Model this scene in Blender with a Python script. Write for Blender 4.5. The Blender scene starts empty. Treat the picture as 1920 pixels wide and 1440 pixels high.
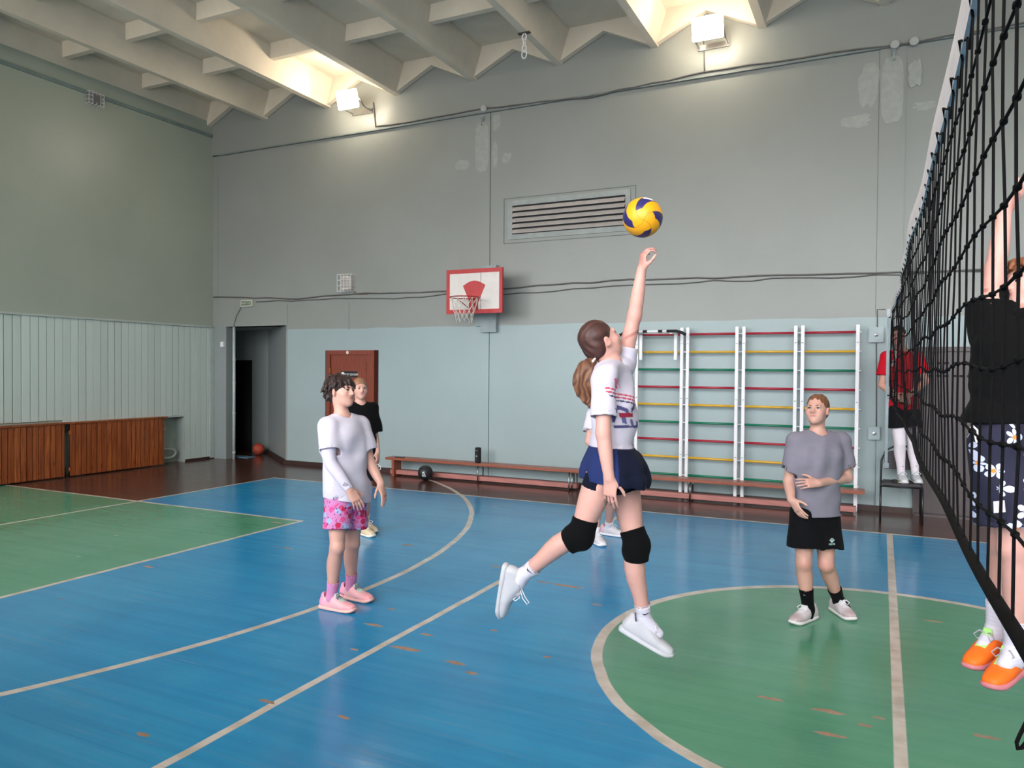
import bpy, bmesh, math, random
import numpy as np
from mathutils import Vector, Matrix
random.seed(7); RNG = np.random.default_rng(7)
scene = bpy.context.scene
COL = scene.collection
PI = math.pi

# ------------------------------------------------------------------ camera, world, light, exposure
F_PX, CX, CY, CAM_H = 1418.0, 960.0, 720.0, 1.80
CR = np.array([[0.898429, 0.01485074, -0.43886762],      # rows: world axes seen in camera space (x right, y down, z forward)
               [0.43904988, -0.01267099, 0.89837334],
               [0.00778062, -0.99980943, -0.0179042]])
cam_data = bpy.data.cameras.new('camera')
cam_data.sensor_width = 36.0
cam_data.lens = F_PX / 1920.0 * 36.0
cam_data.clip_start = 0.05
cam_data.clip_end = 200
cam = bpy.data.objects.new('camera', cam_data)
COL.objects.link(cam)
cm = Matrix(((CR[0, 0], -CR[0, 1], -CR[0, 2], 0), (CR[1, 0], -CR[1, 1], -CR[1, 2], 0),
             (CR[2, 0], -CR[2, 1], -CR[2, 2], CAM_H), (0, 0, 0, 1)))
cam.matrix_world = cm
scene.camera = cam

world = bpy.data.worlds.new('overcast_sky')
scene.world = world
world.use_nodes = True
wt_ = world.node_tree
bg = wt_.nodes['Background']
# overcast sky: brightest overhead, dull ground below the horizon
tc = wt_.nodes.new('ShaderNodeTexCoord'); sx_ = wt_.nodes.new('ShaderNodeSeparateXYZ'); rp = wt_.nodes.new('ShaderNodeValToRGB')
wt_.links.new(tc.outputs['Generated'], sx_.inputs[0])
mr = wt_.nodes.new('ShaderNodeMapRange'); mr.inputs[1].default_value = -1; mr.inputs[2].default_value = 1
wt_.links.new(sx_.outputs[2], mr.inputs[0]); wt_.links.new(mr.outputs[0], rp.inputs[0]); wt_.links.new(rp.outputs[0], bg.inputs[0])
els = rp.color_ramp.elements
els[0].position = 0.0; els[0].color = (.24, .235, .225, 1)
els[1].position = 1.0; els[1].color = (.98, .99, 1.0, 1)
e_ = els.new(0.497); e_.color = (.24, .235, .225, 1)
e_ = els.new(0.503); e_.color = (.46, .465, .47, 1)
bg.inputs[1].default_value = 24.0
LAMP_STRENGTH = 105.0
vs = scene.view_settings
vs.view_transform = 'Standard'
vs.look = 'None'
vs.gamma = 1.0
vs.use_curve_mapping = False
vs.exposure = -0.14

# hall: x -12..12, y -0.85..10.95, floor 0, slab underside 7.02
XL, XR, YF, YB, ZC = -12.0, 12.2, -0.85, 10.95, 7.02
WIN = [(-11.85 + i * 4.0, -11.85 + i * 4.0 + 3.5, 1.60, 6.15) for i in range(6)]     # window openings in the wall behind the camera
for (x0, x1, z0, z1) in WIN:
    ld = bpy.data.lights.new('daylight_portal', 'AREA')
    ld.shape = 'RECTANGLE'; ld.size = x1 - x0; ld.size_y = z1 - z0
    ld.cycles.is_portal = True
    lo = bpy.data.objects.new('daylight_portal', ld)
    COL.objects.link(lo)
    lo.location = ((x0 + x1) / 2, YF - 0.28, (z0 + z1) / 2)
    lo.rotation_euler = (PI / 2, 0, 0)      # shines towards +y

# ------------------------------------------------------------------ helpers
def at(u, v, dep):
    """point seen at photo pixel (u, v) at distance dep along the viewing axis"""
    d = CR @ np.array([(u - CX) / F_PX * dep, (v - CY) / F_PX * dep, dep])
    return d + np.array([0, 0, CAM_H])
def cdir(x, y, z):
    d = CR @ np.array([x, y, z], float)
    return d / np.linalg.norm(d)
def s2l(c):
    c = np.array(c, float) / 255.0
    return tuple(np.where(c <= 0.04045, c / 12.92, ((c + 0.055) / 1.055) ** 2.4)) + (1.0,)

class NT:
    """small node-tree builder"""
    def __init__(s, name):
        s.m = bpy.data.materials.new(name); s.m.use_nodes = True
        s.t = s.m.node_tree; s.b = s.t.nodes['Principled BSDF']
    def n(s, typ, **kw):
        nd = s.t.nodes.new(typ)
        for k, v in kw.items(): setattr(nd, k, v)
        return nd
    def link(s, a, b): s.t.links.new(a, b)
    def val(s, x, sock):
        if isinstance(x, (int, float)): sock.default_value = x
        elif isinstance(x, tuple): sock.default_value = x
        else: s.link(x, sock)
    def math(s, op, a, b=None, c=None, clamp=False):
        nd = s.n('ShaderNodeMath', operation=op, use_clamp=clamp)
        s.val(a, nd.inputs[0])
        if b is not None: s.val(b, nd.inputs[1])
        if c is not None: s.val(c, nd.inputs[2])
        return nd.outputs[0]
    def mix(s, f, a, b):
        nd = s.n('ShaderNodeMix', data_type='RGBA')
        s.val(f, nd.inputs[0]); s.val(a, nd.inputs[6]); s.val(b, nd.inputs[7])
        return nd.outputs[2]
    def pos(s, kind='Object'):
        return s.n('ShaderNodeTexCoord').outputs[kind]
    def mapv(s, vec, scale=(1, 1, 1), loc=(0, 0, 0), rot=(0, 0, 0)):
        nd = s.n('ShaderNodeMapping'); s.link(vec, nd.inputs[0])
        nd.inputs[1].default_value = loc; nd.inputs[2].default_value = rot; nd.inputs[3].default_value = scale
        return nd.outputs[0]
    def sep(s, vec):
        nd = s.n('ShaderNodeSeparateXYZ'); s.link(vec, nd.inputs[0]); return nd.outputs
    def noise(s, vec, scale, detail=3, rough=0.5, dist=0.0):
        nd = s.n('ShaderNodeTexNoise'); s.link(vec, nd.inputs['Vector'])
        nd.inputs['Scale'].default_value = scale; nd.inputs['Detail'].default_value = detail
        nd.inputs['Roughness'].default_value = rough; nd.inputs['Distortion'].default_value = dist
        return nd.outputs['Fac']
    def voro(s, vec, scale, feature='F1', out='Distance', rnd=1.0):
        nd = s.n('ShaderNodeTexVoronoi', feature=feature); s.link(vec, nd.inputs['Vector'])
        nd.inputs['Scale'].default_value = scale; nd.inputs['Randomness'].default_value = rnd
        return nd.outputs[out]
    def ramp(s, f, lo, hi):
        nd = s.n('ShaderNodeMapRange', interpolation_type='SMOOTHSTEP')
        s.val(f, nd.inputs[0]); nd.inputs[1].default_value = lo; nd.inputs[2].default_value = hi
        return nd.outputs[0]
    def bump(s, h, strength, dist=0.01):
        nd = s.n('ShaderNodeBump'); nd.inputs['Strength'].default_value = strength
        nd.inputs['Distance'].default_value = dist; s.link(h, nd.inputs['Height'])
        s.link(nd.outputs[0], s.b.inputs['Normal'])
    def color(s, c): s.val(c, s.b.inputs['Base Color'])
    def rough(s, r): s.val(r, s.b.inputs['Roughness'])

MATS = {}
def mat(name, rgb, rough=0.6, var=0.10, scale=6.0, bump=0.0, bscale=60.0, metal=0.0, spec=0.5, stretch=(1, 1, 1), emit=0.0):
    if name in MATS: return MATS[name]
    t = NT(name); c = s2l(rgb)
    p = t.mapv(t.pos(), stretch)
    nz = t.noise(p, scale, 4, 0.6)
    dk = tuple(x * (1 - var) for x in c[:3]) + (1,); lt = tuple(min(1, x * (1 + var)) for x in c[:3]) + (1,)
    t.color(t.mix(t.ramp(nz, 0.3, 0.7), dk, lt))
    t.rough(rough); t.b.inputs['Metallic'].default_value = metal
    t.b.inputs['Specular IOR Level'].default_value = spec
    if bump: t.bump(t.noise(p, bscale, 3), bump, 0.004)
    if emit:
        t.b.inputs['Emission Color'].default_value = c; t.b.inputs['Emission Strength'].default_value = emit
    MATS[name] = t.m
    return t.m

def link_obj(name, me, m=None, parent=None, smooth=False):
    o = bpy.data.objects.new(name, me); COL.objects.link(o)
    if m is not None and not me.materials: me.materials.append(m)
    if parent is not None: o.parent = parent
    if smooth:
        me.polygons.foreach_set('use_smooth', [True] * len(me.polygons))
    return o
def tag(o, label=None, cat=None, group=None, kind=None):
    if label: o['label'] = label
    if cat: o['category'] = cat
    if group: o['group'] = group
    if kind: o['kind'] = kind
    return o
def thing(name, loc=(0, 0, 0), rz=0.0, label=None, cat=None, group=None):
    o = bpy.data.objects.new(name, None); COL.objects.link(o)
    o.empty_display_size = 0.1
    o.location = loc; o.rotation_euler = (0, 0, rz)
    return tag(o, label, cat, group)

class MB:
    """collects simple solids into one mesh"""
    def __init__(s): s.v = []; s.f = []
    def add(s, vs_, fs):
        k = len(s.v); s.v += [tuple(map(float, p)) for p in vs_]; s.f += [tuple(i + k for i in f) for f in fs]; return s
    def box(s, x0, x1, y0, y1, z0, z1):
        return s.add([(x0, y0, z0), (x1, y0, z0), (x1, y1, z0), (x0, y1, z0), (x0, y0, z1), (x1, y0, z1), (x1, y1, z1), (x0, y1, z1)],
                     [(0, 3, 2, 1), (4, 5, 6, 7), (0, 1, 5, 4), (1, 2, 6, 5), (2, 3, 7, 6), (3, 0, 4, 7)])
    def prism(s, poly, a, b, axis='y'):
        """poly of 2-D points extruded along axis from a to b (poly in the other two axes)"""
        def P(p, t): return {'y': (p[0], t, p[1]), 'x': (t, p[0], p[1]), 'z': (p[0], p[1], t)}[axis]
        n = len(poly)
        return s.add([P(p, a) for p in poly] + [P(p, b) for p in poly],
                     [tuple(range(n)), tuple(range(2 * n - 1, n - 1, -1))] + [(i, i + n, (i + 1) % n + n, (i + 1) % n) for i in range(n)])
    def tube(s, pts, r, seg=8, close=False):
        pts = [np.array(p, float) for p in pts]; n = len(pts); rs = r if hasattr(r, '__len__') else [r] * n
        vs_ = []; up = None
        for i, p in enumerate(pts):
            if close: t = pts[(i + 1) % n] - pts[i - 1]
            else: t = pts[min(i + 1, n - 1)] - pts[max(i - 1, 0)]
            t = t / (np.linalg.norm(t) + 1e-9)
            if up is None: up = np.array([0, 0, 1.0]) if abs(t[2]) < 0.9 else np.array([1.0, 0, 0])
            a = up - t * (up @ t); a /= np.linalg.norm(a) + 1e-9; b = np.cross(t, a); up = a
            for k in range(seg):
                w = 2 * PI * k / seg; vs_.append(p + rs[i] * (math.cos(w) * a + math.sin(w) * b))
        fs = []
        for i in range(n if close else n - 1):
            j = (i + 1) % n
            for k in range(seg):
                l = (k + 1) % seg; fs.append((i * seg + k, i * seg + l, j * seg + l, j * seg + k))
        if not close: fs += [tuple(range(seg - 1, -1, -1)), tuple((n - 1) * seg + k for k in range(seg))]
        return s.add(vs_, fs)
    def lathe(s, prof, c, seg=24, axis=None):
        """profile of (r, z) about the z axis at c"""
        vs_ = []; n = len(prof)
        for r, z in prof:
            for k in range(seg):
                w = 2 * PI * k / seg; vs_.append((c[0] + r * math.cos(w), c[1] + r * math.sin(w), c[2] + z))
        fs = [(i * seg + k, i * seg + (k + 1) % seg, (i + 1) * seg + (k + 1) % seg, (i + 1) * seg + k) for i in range(n - 1) for k in range(seg)]
        fs += [tuple(range(seg - 1, -1, -1)), tuple((n - 1) * seg + k for k in range(seg))]
        return s.add(vs_, fs)
    def mesh(s, name):
        me = bpy.data.meshes.new(name); me.from_pydata(s.v, [], s.f); me.update()
        bm = bmesh.new(); bm.from_mesh(me); bmesh.ops.recalc_face_normals(bm, faces=bm.faces); bm.to_mesh(me); bm.free()
        return me
    def build(s, name, m, parent=None, smooth=False, bevel=0.0):
        me = s.mesh(name)
        if bevel:
            bm = bmesh.new(); bm.from_mesh(me)
            bmesh.ops.bevel(bm, geom=[e for e in bm.edges], offset=bevel, segments=2, affect='EDGES', clamp_overlap=True)
            bm.to_mesh(me); bm.free()
        return link_obj(name, me, m, parent, smooth)
def struct(o): o['kind'] = 'structure'; return o
def sub(v, t): return tuple(np.array(v) - np.array(t))

def text_mesh(txt, size, name, m, parent, loc, rot, extrude=0.001, align='CENTER'):
    cu = bpy.data.curves.new('lettering', 'FONT'); cu.body = txt; cu.size = size; cu.extrude = extrude
    cu.align_x = align; cu.align_y = 'CENTER'
    to = bpy.data.objects.new('lettering', cu); COL.objects.link(to)
    bpy.context.view_layer.update()
    me = bpy.data.meshes.new_from_object(to.evaluated_get(bpy.context.evaluated_depsgraph_get()))
    bpy.data.objects.remove(to)
    me.materials.clear()
    o = link_obj(name, me, m, parent); o.location = loc; o.rotation_euler = rot
    return o
# ------------------------------------------------------------------ the room
def floor_material():
    t = NT('painted_floorboards')
    P = t.pos('Object'); X, Y, Z = t.sep(P)
    def gt(a, b, s=0.004): # soft a > b
        return t.ramp(t.math('SUBTRACT', a, b), -s, s)
    def band(a, lo, hi): return t.math('MULTIPLY', gt(a, lo), t.math('SUBTRACT', 1.0, gt(a, hi)))
    def AND(*a):
        r = a[0]
        for x in a[1:]: r = t.math('MULTIPLY', r, x)
        return r
    def OR(*a):
        r = a[0]
        for x in a[1:]: r = t.math('MAXIMUM', r, x)
        return r
    def NOT(a): return t.math('SUBTRACT', 1.0, a)
    wob = t.math('MULTIPLY', t.math('SUBTRACT', t.noise(P, 2.2, 2), 0.5), 0.022)
    Xw = t.math('ADD', X, wob); Yw = t.math('ADD', Y, wob)
    cxl, cyl = 0.108, 5.10
    dc = t.math('SQRT', t.math('ADD', t.math('POWER', t.math('SUBTRACT', Xw, cxl), 2.0), t.math('POWER', t.math('SUBTRACT', Yw, cyl), 2.0)))
    da = t.math('SQRT', t.math('ADD', t.math('POWER', t.math('SUBTRACT', Xw, -10.30), 2.0), t.math('POWER', t.math('SUBTRACT', Yw, 5.10), 2.0)))
    court = AND(band(X, -8.98, 9.2), band(Y, 0.55, 9.48))
    key = AND(band(X, -12.0, -6.14), band(Y, 3.27, 6.92))
    circ = NOT(gt(dc, 1.80))
    lw = 0.026
    lines = OR(AND(band(Xw, -8.98 - lw, -8.98 + lw), band(Y, 0.55, 9.5)),
               AND(band(Yw, 9.46 - lw, 9.46 + lw), band(X, -8.98, 9.2)),
               AND(band(Xw, -2.90 - lw, -2.90 + lw), band(Y, 0.55, 9.46)),
               AND(band(X, 0.108 - 0.03, 0.108 + 0.03), band(Y, 0.55, 9.46)),
               AND(band(Xw, -6.14 - lw, -6.14 + lw), band(Y, 3.27, 6.92)),
               AND(band(Yw, 6.92 - lw, 6.92 + lw), band(X, -12.0, -6.12)),
               AND(band(Yw, 3.27 - lw, 3.27 + lw), band(X, -12.0, -6.12)),
               band(dc, 1.765, 1.835),
               AND(band(da, 6.50, 6.56), band(Y, -0.5, 10.55), gt(X, -9.5)))
    # tones
    big = t.noise(P, 0.8, 4, 0.6)
    board = t.mapv(P, (0.35, 11.0, 1.0))
    bn = t.noise(board, 1.0, 2, 0.5)
    blue = t.mix(t.ramp(big, 0.3, 0.7), s2l((28, 130, 184)), s2l((46, 144, 192)))
    blue = t.mix(t.math('MULTIPLY', t.ramp(bn, 0.35, 0.75), 0.5), blue, s2l((20, 116, 170)))
    green = t.mix(t.ramp(big, 0.3, 0.7), s2l((76, 140, 108)), s2l((92, 150, 122)))
    green = t.mix(t.math('MULTIPLY', t.ramp(bn, 0.35, 0.75), 0.35), green, s2l((68, 132, 104)))
    brown = t.mix(t.ramp(t.noise(board, 2.0, 4), 0.3, 0.7), s2l((62, 34, 28)), s2l((92, 58, 48)))
    col = t.mix(court, brown, blue)
    col = t.mix(OR(key, AND(circ, court)), col, green)
    white = t.mix(t.ramp(t.noise(P, 7.0, 4), 0.35, 0.7), s2l((206, 196, 187)), s2l((184, 172, 158)))
    col = t.mix(lines, col, white)
    # thin board seams and worn paint along the boards
    fy = t.math('FRACT', t.math('MULTIPLY', Y, 1 / 0.112))
    seam = t.math('MULTIPLY', band(fy, 0.0, 0.03), t.ramp(t.noise(t.mapv(P, (0.5, 5, 1)), 1.3, 3), 0.48, 0.62))
    col = t.mix(t.math('MULTIPLY', seam, 0.30), col, s2l((24, 50, 66)))
    chip = t.ramp(t.noise(t.mapv(P, (2.2, 13.0, 1.0), (3.1, 7.7, 0)), 1.2, 3, 0.55), 0.735, 0.755)
    col = t.mix(t.math('MULTIPLY', chip, 0.7), col, s2l((128, 104, 92)))
    scr = t.ramp(t.noise(t.mapv(P, (0.9, 60.0, 1.0)), 1.0, 2, 0.5), 0.745, 0.77)
    col = t.mix(t.math('MULTIPLY', scr, 0.30), col, s2l((170, 190, 190)))
    dust = t.ramp(t.noise(t.mapv(P, (0.55, 16.0, 1.0)), 1.6, 5, 0.65), 0.50, 0.78)
    col = t.mix(t.math('MULTIPLY', dust, 0.20), col, s2l((120, 150, 158)))
    smud = t.ramp(t.noise(P, 1.7, 5, 0.7), 0.52, 0.75)
    col = t.mix(t.math('MULTIPLY', smud, 0.16), col, s2l((52, 92, 112)))
    t.color(col)
    rr = t.math('ADD', 0.12, t.math('MULTIPLY', t.noise(t.mapv(P, (1, 5, 1)), 2.5, 3), 0.15))
    t.rough(t.math('ADD', rr, t.math('MULTIPLY', chip, 0.3)))
    t.b.inputs['Specular IOR Level'].default_value = 0.42
    hgt = t.math('ADD', t.math('MULTIPLY', t.noise(t.mapv(P, (0.9, 9.0, 1)), 1.2, 3), 0.9),
                 t.math('ADD', t.math('MULTIPLY', seam, -0.25), t.math('MULTIPLY', t.noise(t.mapv(P, (3, 40, 1)), 1.0, 2), 0.10)))
    t.bump(hgt, 0.20, 0.012)
    return t.m

M_FLOOR = floor_material()
fb = MB(); fb.box(XL - 2.0, XR + 0.3, YF - 0.3, YB + 3.0, -0.12, 0.0)
floor = struct(fb.build('floor', M_FLOOR))

M_CHIP = mat('bare_wood_chip', (150, 120, 102), 0.7, 0.2, 12)
CHIPS = [(500, 1315, 0.10), (665, 1218, .05), (760, 1216, .20), (800, 1190, .08), (884, 1262, .07), (700, 1172, .13), (735, 1142, .05),
         (1060, 1098, .22), (1020, 1092, .10), (1120, 1134, .08), (925, 1182, .05), (645, 1345, .06), (268, 1378, .07), (278, 1063, .10),
         (1445, 1310, .10), (1550, 1333, .13), (1560, 1378, .12), (1622, 1360, .06), (1648, 1346, .05), (930, 1062, .08), (765, 1022, .13),
         (855, 1243, .12), (1025, 1232, .05), (520, 980, .14), (540, 1028, .10), (1850, 1382, .10), (1752, 1165, .12), (118, 1395, .0)]
for (u, v, ln) in CHIPS:
    if ln == 0: continue
    d = CR @ np.array([u - CX, v - CY, F_PX]); p = d * (-CAM_H / d[2])
    poly = []
    for k in range(14):
        w = 2 * PI * k / 14; r = 1 + random.uniform(-0.28, 0.28)
        poly.append((p[0] + ln * 0.62 * r * math.cos(w), p[1] + (0.010 + 0.075 * ln) * r * math.sin(w)))
    MB().prism(poly, 0.0, 0.0007, 'z').build('paint_chip', M_CHIP, floor)

def wall_paint(name, top, low=None, zsplit=2.53, xmin=-99.0):
    t = NT(name); P = t.pos('Object'); X, Y, Z = t.sep(P)
    big = t.ramp(t.noise(P, 0.7, 5, 0.6), 0.25, 0.75)
    c = s2l(top)
    col = t.mix(big, tuple(x * .95 for x in c[:3]) + (1,), tuple(x * 1.05 for x in c[:3]) + (1,))
    rough = 0.36
    if low:
        wob = t.math('MULTIPLY', t.math('SUBTRACT', t.noise(P, 0.9, 2), 0.5), 0.06)
        m = t.math('MULTIPLY', t.ramp(t.math('SUBTRACT', zsplit, t.math('ADD', Z, wob)), -0.004, 0.004),
                   t.ramp(t.math('SUBTRACT', X, xmin), -0.004, 0.004))
        l = s2l(low)
        lowc = t.mix(big, tuple(x * .96 for x in l[:3]) + (1,), tuple(x * 1.04 for x in l[:3]) + (1,))
        col = t.mix(m, col, lowc)
    t.color(col); t.rough(rough)
    t.b.inputs['Specular IOR Level'].default_value = 0.35
    t.bump(t.math('ADD', t.noise(P, 3.0, 4), t.math('MULTIPLY', t.noise(P, 60, 2), 0.15)), 0.12, 0.02)
    return t.m
M_WB = wall_paint('wall_paint_two_tone', (139, 142, 139), (149, 164, 167), 2.53, -10.06)
M_WL = wall_paint('wall_paint_grey_green', (157, 166, 156))
M_GAP = mat('joint_gap', (62, 68, 70), 0.9)

# back wall: backing + panels with open joints
wb = MB()
wb.box(-10.10, XR + 0.3, 11.02, 11.3, 0, ZC + 0.2).box(XL - 2.0, -10.10, 11.02, 11.3, 2.62, ZC + 0.2)
wall_back = struct(wb.build('wall_back', M_GAP))
def panel(x0, x1, z0, z1, y=YB, gl=0.0, gr=0.0, gb=0.0, gt=0.0):
    return MB().box(x0 + gl, x1 - gr, y, 11.03, z0 + gb, z1 - gt).build('wall_panel', M_WB, wall_back)
G_ = 0.006
panel(XL - 0.2, -11.86, 2.62, 6.00, gt=G_); panel(-11.86, -10.06, 2.62, 3.0, gr=G_)
panel(-11.86, -8.62, 3.0, 6.0, gl=G_ * .6, gt=G_); panel(-10.06, -8.62, 2.50, 3.0, gr=G_); panel(-8.62, -5.77, 2.50, 3.0, gr=G_)
panel(-8.62, -5.77, 3.0, 6.0, gr=G_, gt=G_); panel(-5.77, -0.08, 2.56, 6.0, gl=G_, gr=G_ * .5, gt=G_)
panel(-10.10, -9.16, 0, 2.50); panel(-7.97, -5.77, 0, 2.50, gr=G_); panel(-9.16, -7.97, 2.14, 2.50)
panel(-5.77, -0.08, 0, 2.56, gl=G_); panel(-0.08, 0.227, 0, 6.0, YB - 0.012); panel(0.227, 0.38, 0, 6.0); panel(0.38, 2.3, 2.13, 6.0); panel(2.3, 12.2, 0, 6.0)
MB().box(XL - 0.2, XR, YB - 0.035, 11.03, 6.008, ZC + 0.1).build('wall_panel', M_WB, wall_back)
MB().box(-11.80, XR, YB - 0.05, YB, 5.985, 6.008).build('trim_ledge', mat('ledge_paint', (116, 124, 124), 0.5), wall_back)

# plaster repairs on the upper wall
M_PLASTER = mat('bare_plaster', (152, 155, 151), 0.9, 0.06, 14, 0.3)
def patch(cx, cz, w, h, jag=0.12, n=18, sq=4.0):
    poly = []
    for k in range(n):
        a = 2 * PI * k / n; c_, s_ = math.cos(a), math.sin(a)
        rr = (abs(c_) ** sq + abs(s_) ** sq) ** (-1 / sq) * (1 + random.uniform(-jag, jag))
        poly.append((cx + w / 2 * rr * c_, cz + h / 2 * rr * s_))
    MB().prism(poly, YB - 0.002, YB + 0.001).build('plaster_patch', M_PLASTER, wall_back)
patch(-5.93, 5.45, 0.26, 0.80, 0.02); patch(-6.30, 5.20, 0.26, 0.17, 0.12); patch(-5.48, 5.22, 0.16, 0.16, 0.2); patch(-5.68, 5.30, 0.10, 0.4, 0.2)
patch(-5.66, 5.82, 0.14, 0.25, 0.2); patch(-0.20, 5.55, 0.24, 0.55, 0.2); patch(-0.35, 5.1, 0.34, 0.16, 0.25); patch(0.07, 5.45, 0.26, 0.85, 0.02)
patch(0.33, 5.62, 0.16, 0.32, 0.2); patch(0.45, 5.2, 0.25, 0.10, 0.25)
for o in [c for c in wall_back.children if c.name.startswith('plaster_patch')][-3:-1]: o.location.y = -0.015

# corner alcove
M_ALC = wall_paint('alcove_paint', (132, 140, 140))
wa = MB()
wa.box(-12.2, -11.64, 10.95, 11.18, 0, 2.62)                                   # left pier
wa.prism([(-10.10, 10.96), (-11.74, 12.20), (-11.74, 12.6), (-10.0, 12.6), (-10.0, 10.96)], 0, 2.62, 'z')     # splayed side
wa.box(-12.20, -11.60, 12.20, 12.5, 0, 2.62).box(-12.80, -12.20, 12.20, 12.5, 1.98, 2.62).box(-14.2, -12.80, 12.20, 12.5, 0, 2.62)
wa.box(-14.4, -14.2, 11.0, 12.5, 0, 2.62).box(-14.2, XL - 0.2, 11.0, 11.02, 0, 2.62)
wa.box(-14.4, -9.9, 11.02, 12.6, 2.62, 2.8)
struct(wa.build('wall_alcove', M_ALC))
d2 = struct(MB().box(-12.80, -12.20, 12.36, 12.40, 0, 1.98).build('door_2', mat('black_door', (22, 20, 22), 0.45)))
MB().box(-12.80, -12.76, 12.19, 12.36, 0, 1.98).box(-12.24, -12.20, 12.19, 12.36, 0, 1.98).box(-12.76, -12.24, 12.19, 12.36, 1.94, 1.98).build('door_frame', mat('black_door', (22, 20, 22)), d2)
MB().lathe([(0.0, 0), (0.018, 0.004), (0.018, 0.03), (0, 0.035)], (-12.30, 12.33, 0.95), 12).build('door_handle', mat('steel', (150, 150, 150), 0.3, metal=1.0), d2)
MB().box(-12.29, -12.27, 12.33, 12.36, 0.9, 1.05).build('lock_plate', mat('steel', (150, 150, 150), 0.3, metal=1.0), d2)

# left wall, its plank panelling and the radiator niches
wl = MB()
wl.box(XL - 0.2, XL, YF - 0.3, YB + 0.0, 0.90, ZC + 0.2).box(XL - 0.2, XL, 10.26, YB, 0, 0.90).box(XL - 0.3, XL - 0.2, YF - 0.3, 10.3, 0, 0.95)
wall_left = struct(wl.build('wall_left', M_WL))
def plank_mat(name, rgb, var):
    t = NT(name); P = t.pos('Object'); oi = t.n('ShaderNodeObjectInfo')
    c = s2l(rgb)
    f = t.math('ADD', t.math('MULTIPLY', oi.outputs['Random'], 0.7), t.math('MULTIPLY', t.noise(t.mapv(P, (8, 8, 0.8)), 3, 4), 0.4))
    t.color(t.mix(f, tuple(x * (1 - var) for x in c[:3]) + (1,), tuple(min(1, x * (1 + var)) for x in c[:3]) + (1,)))
    t.rough(0.45); t.bump(t.noise(t.mapv(P, (30, 30, 1.5)), 2, 3), 0.15, 0.004)
    return t.m
M_PLANK = plank_mat('pale_blue_plank_paint', (194, 208, 206), 0.07)
pitch = 0.1325
k0 = 0
y = 6.93 - 30 * pitch
while y < 10.80:
    y1 = min(y + pitch, 10.84); zb = 0.93 if y1 < 10.25 else 0.03
    if y > 7.8 and y1 < 10.25: zb = 0.895
    dx = random.uniform(0.018, 0.024); g = random.choice([0.005, 0.008, 0.012])
    MB().box(XL - 0.0, XL + dx, y + g / 2, y1 - g / 2, zb + random.uniform(0, 0.006), 2.60 + random.uniform(-.004, 0.002)).build('plank', M_PLANK, wall_left, bevel=0.002)
    y = y1
MB().box(XL, XL + 0.006, 2.9, 10.84, 0.95, 2.58).build('batten_backing', mat('batten_dark', (44, 50, 50), .9), wall_left)
M_TRIMP = mat('pale_trim_paint', (172, 184, 182), 0.5, 0.05)
MB().box(XL, XL + 0.045, 2.9, 10.86, 2.60, 2.635).build('cap_rail', M_TRIMP, wall_left)
MB().box(XL, XL + 0.04, 10.845, 10.945, 0.02, 2.60).build('corner_board', M_TRIMP, wall_left)
MB().box(XL, XL + 0.03, YF, YB, 6.36, 6.42).build('trim_band', mat('wall_band', (112, 130, 130), 0.5), wall_left)
struct(MB().box(XL, XL + 0.03, 10.26, 10.95, 0, 0.045).build('baseboard_left', mat('dark_skirting', (52, 34, 30), 0.5)))

# wooden radiator covers: each tongue-and-groove board its own piece
def wood_mat():
    t = NT('varnished_pine'); P = t.pos('Object'); oi = t.n('ShaderNodeObjectInfo')
    off = t.n('ShaderNodeCombineXYZ'); t.link(t.math('MULTIPLY', oi.outputs['Random'], 40.0), off.inputs[1])
    va = t.n('ShaderNodeVectorMath', operation='ADD'); t.link(P, va.inputs[0]); t.link(off.outputs[0], va.inputs[1])
    g = t.noise(t.mapv(va.outputs[0], (20, 20, 1.4)), 1.6, 4, 0.6, 0.4)
    kn = t.ramp(t.voro(t.mapv(va.outputs[0], (1, 7, 3.2)), 1.0), 0.10, 0.03)
    col = t.mix(t.ramp(g, 0.3, 0.7), s2l((120, 56, 24)), s2l((184, 104, 50)))
    col = t.mix(t.math('MULTIPLY', oi.outputs['Random'], 0.75), col, s2l((124, 58, 26)))
    col = t.mix(t.math('MULTIPLY', kn, 0.85), col, s2l((48, 22, 12)))
    t.color(col); t.rough(0.33); t.bump(g, 0.1, 0.003)
    return t.m
M_PINE = wood_mat()
def rad_cover(y0, y1, x, label, pit=0.093):
    r = thing('radiator_cover', (x, (y0 + y1) / 2, 0), 0, label, 'radiator cover', 'wooden radiator covers along the left wall')
    h = (y1 - y0) / 2; yy = -h
    while yy < h - 0.01:
        ye = min(yy + pit, h)
        MB().box(-0.018, random.uniform(-.003, .003), yy + 0.003, ye - 0.003, 0.02, 0.875).build('board', M_PINE, r, bevel=0.006)
        yy = ye
    MB().box(-0.13, 0.02, -h - 0.02, h + 0.06, 0.875, 0.90).build('top_board', M_PINE, r)
    MB().box(-0.05, -0.018, -h, h, 0.10, 0.16).box(-0.05, -0.018, -h, h, 0.70, 0.76).build('batten', M_PINE, r)
    return r
rad_cover(7.90, 9.70, -11.86, 'knotty orange pine radiator cover beside the open radiator niche')
rad_cover(5.35, 7.82, -11.88, 'pine radiator cover at the left edge, lower and nearer the camera')
rad_cover(2.9, 5.28, -11.88, 'pine radiator cover on the left wall nearest the windows')
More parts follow.
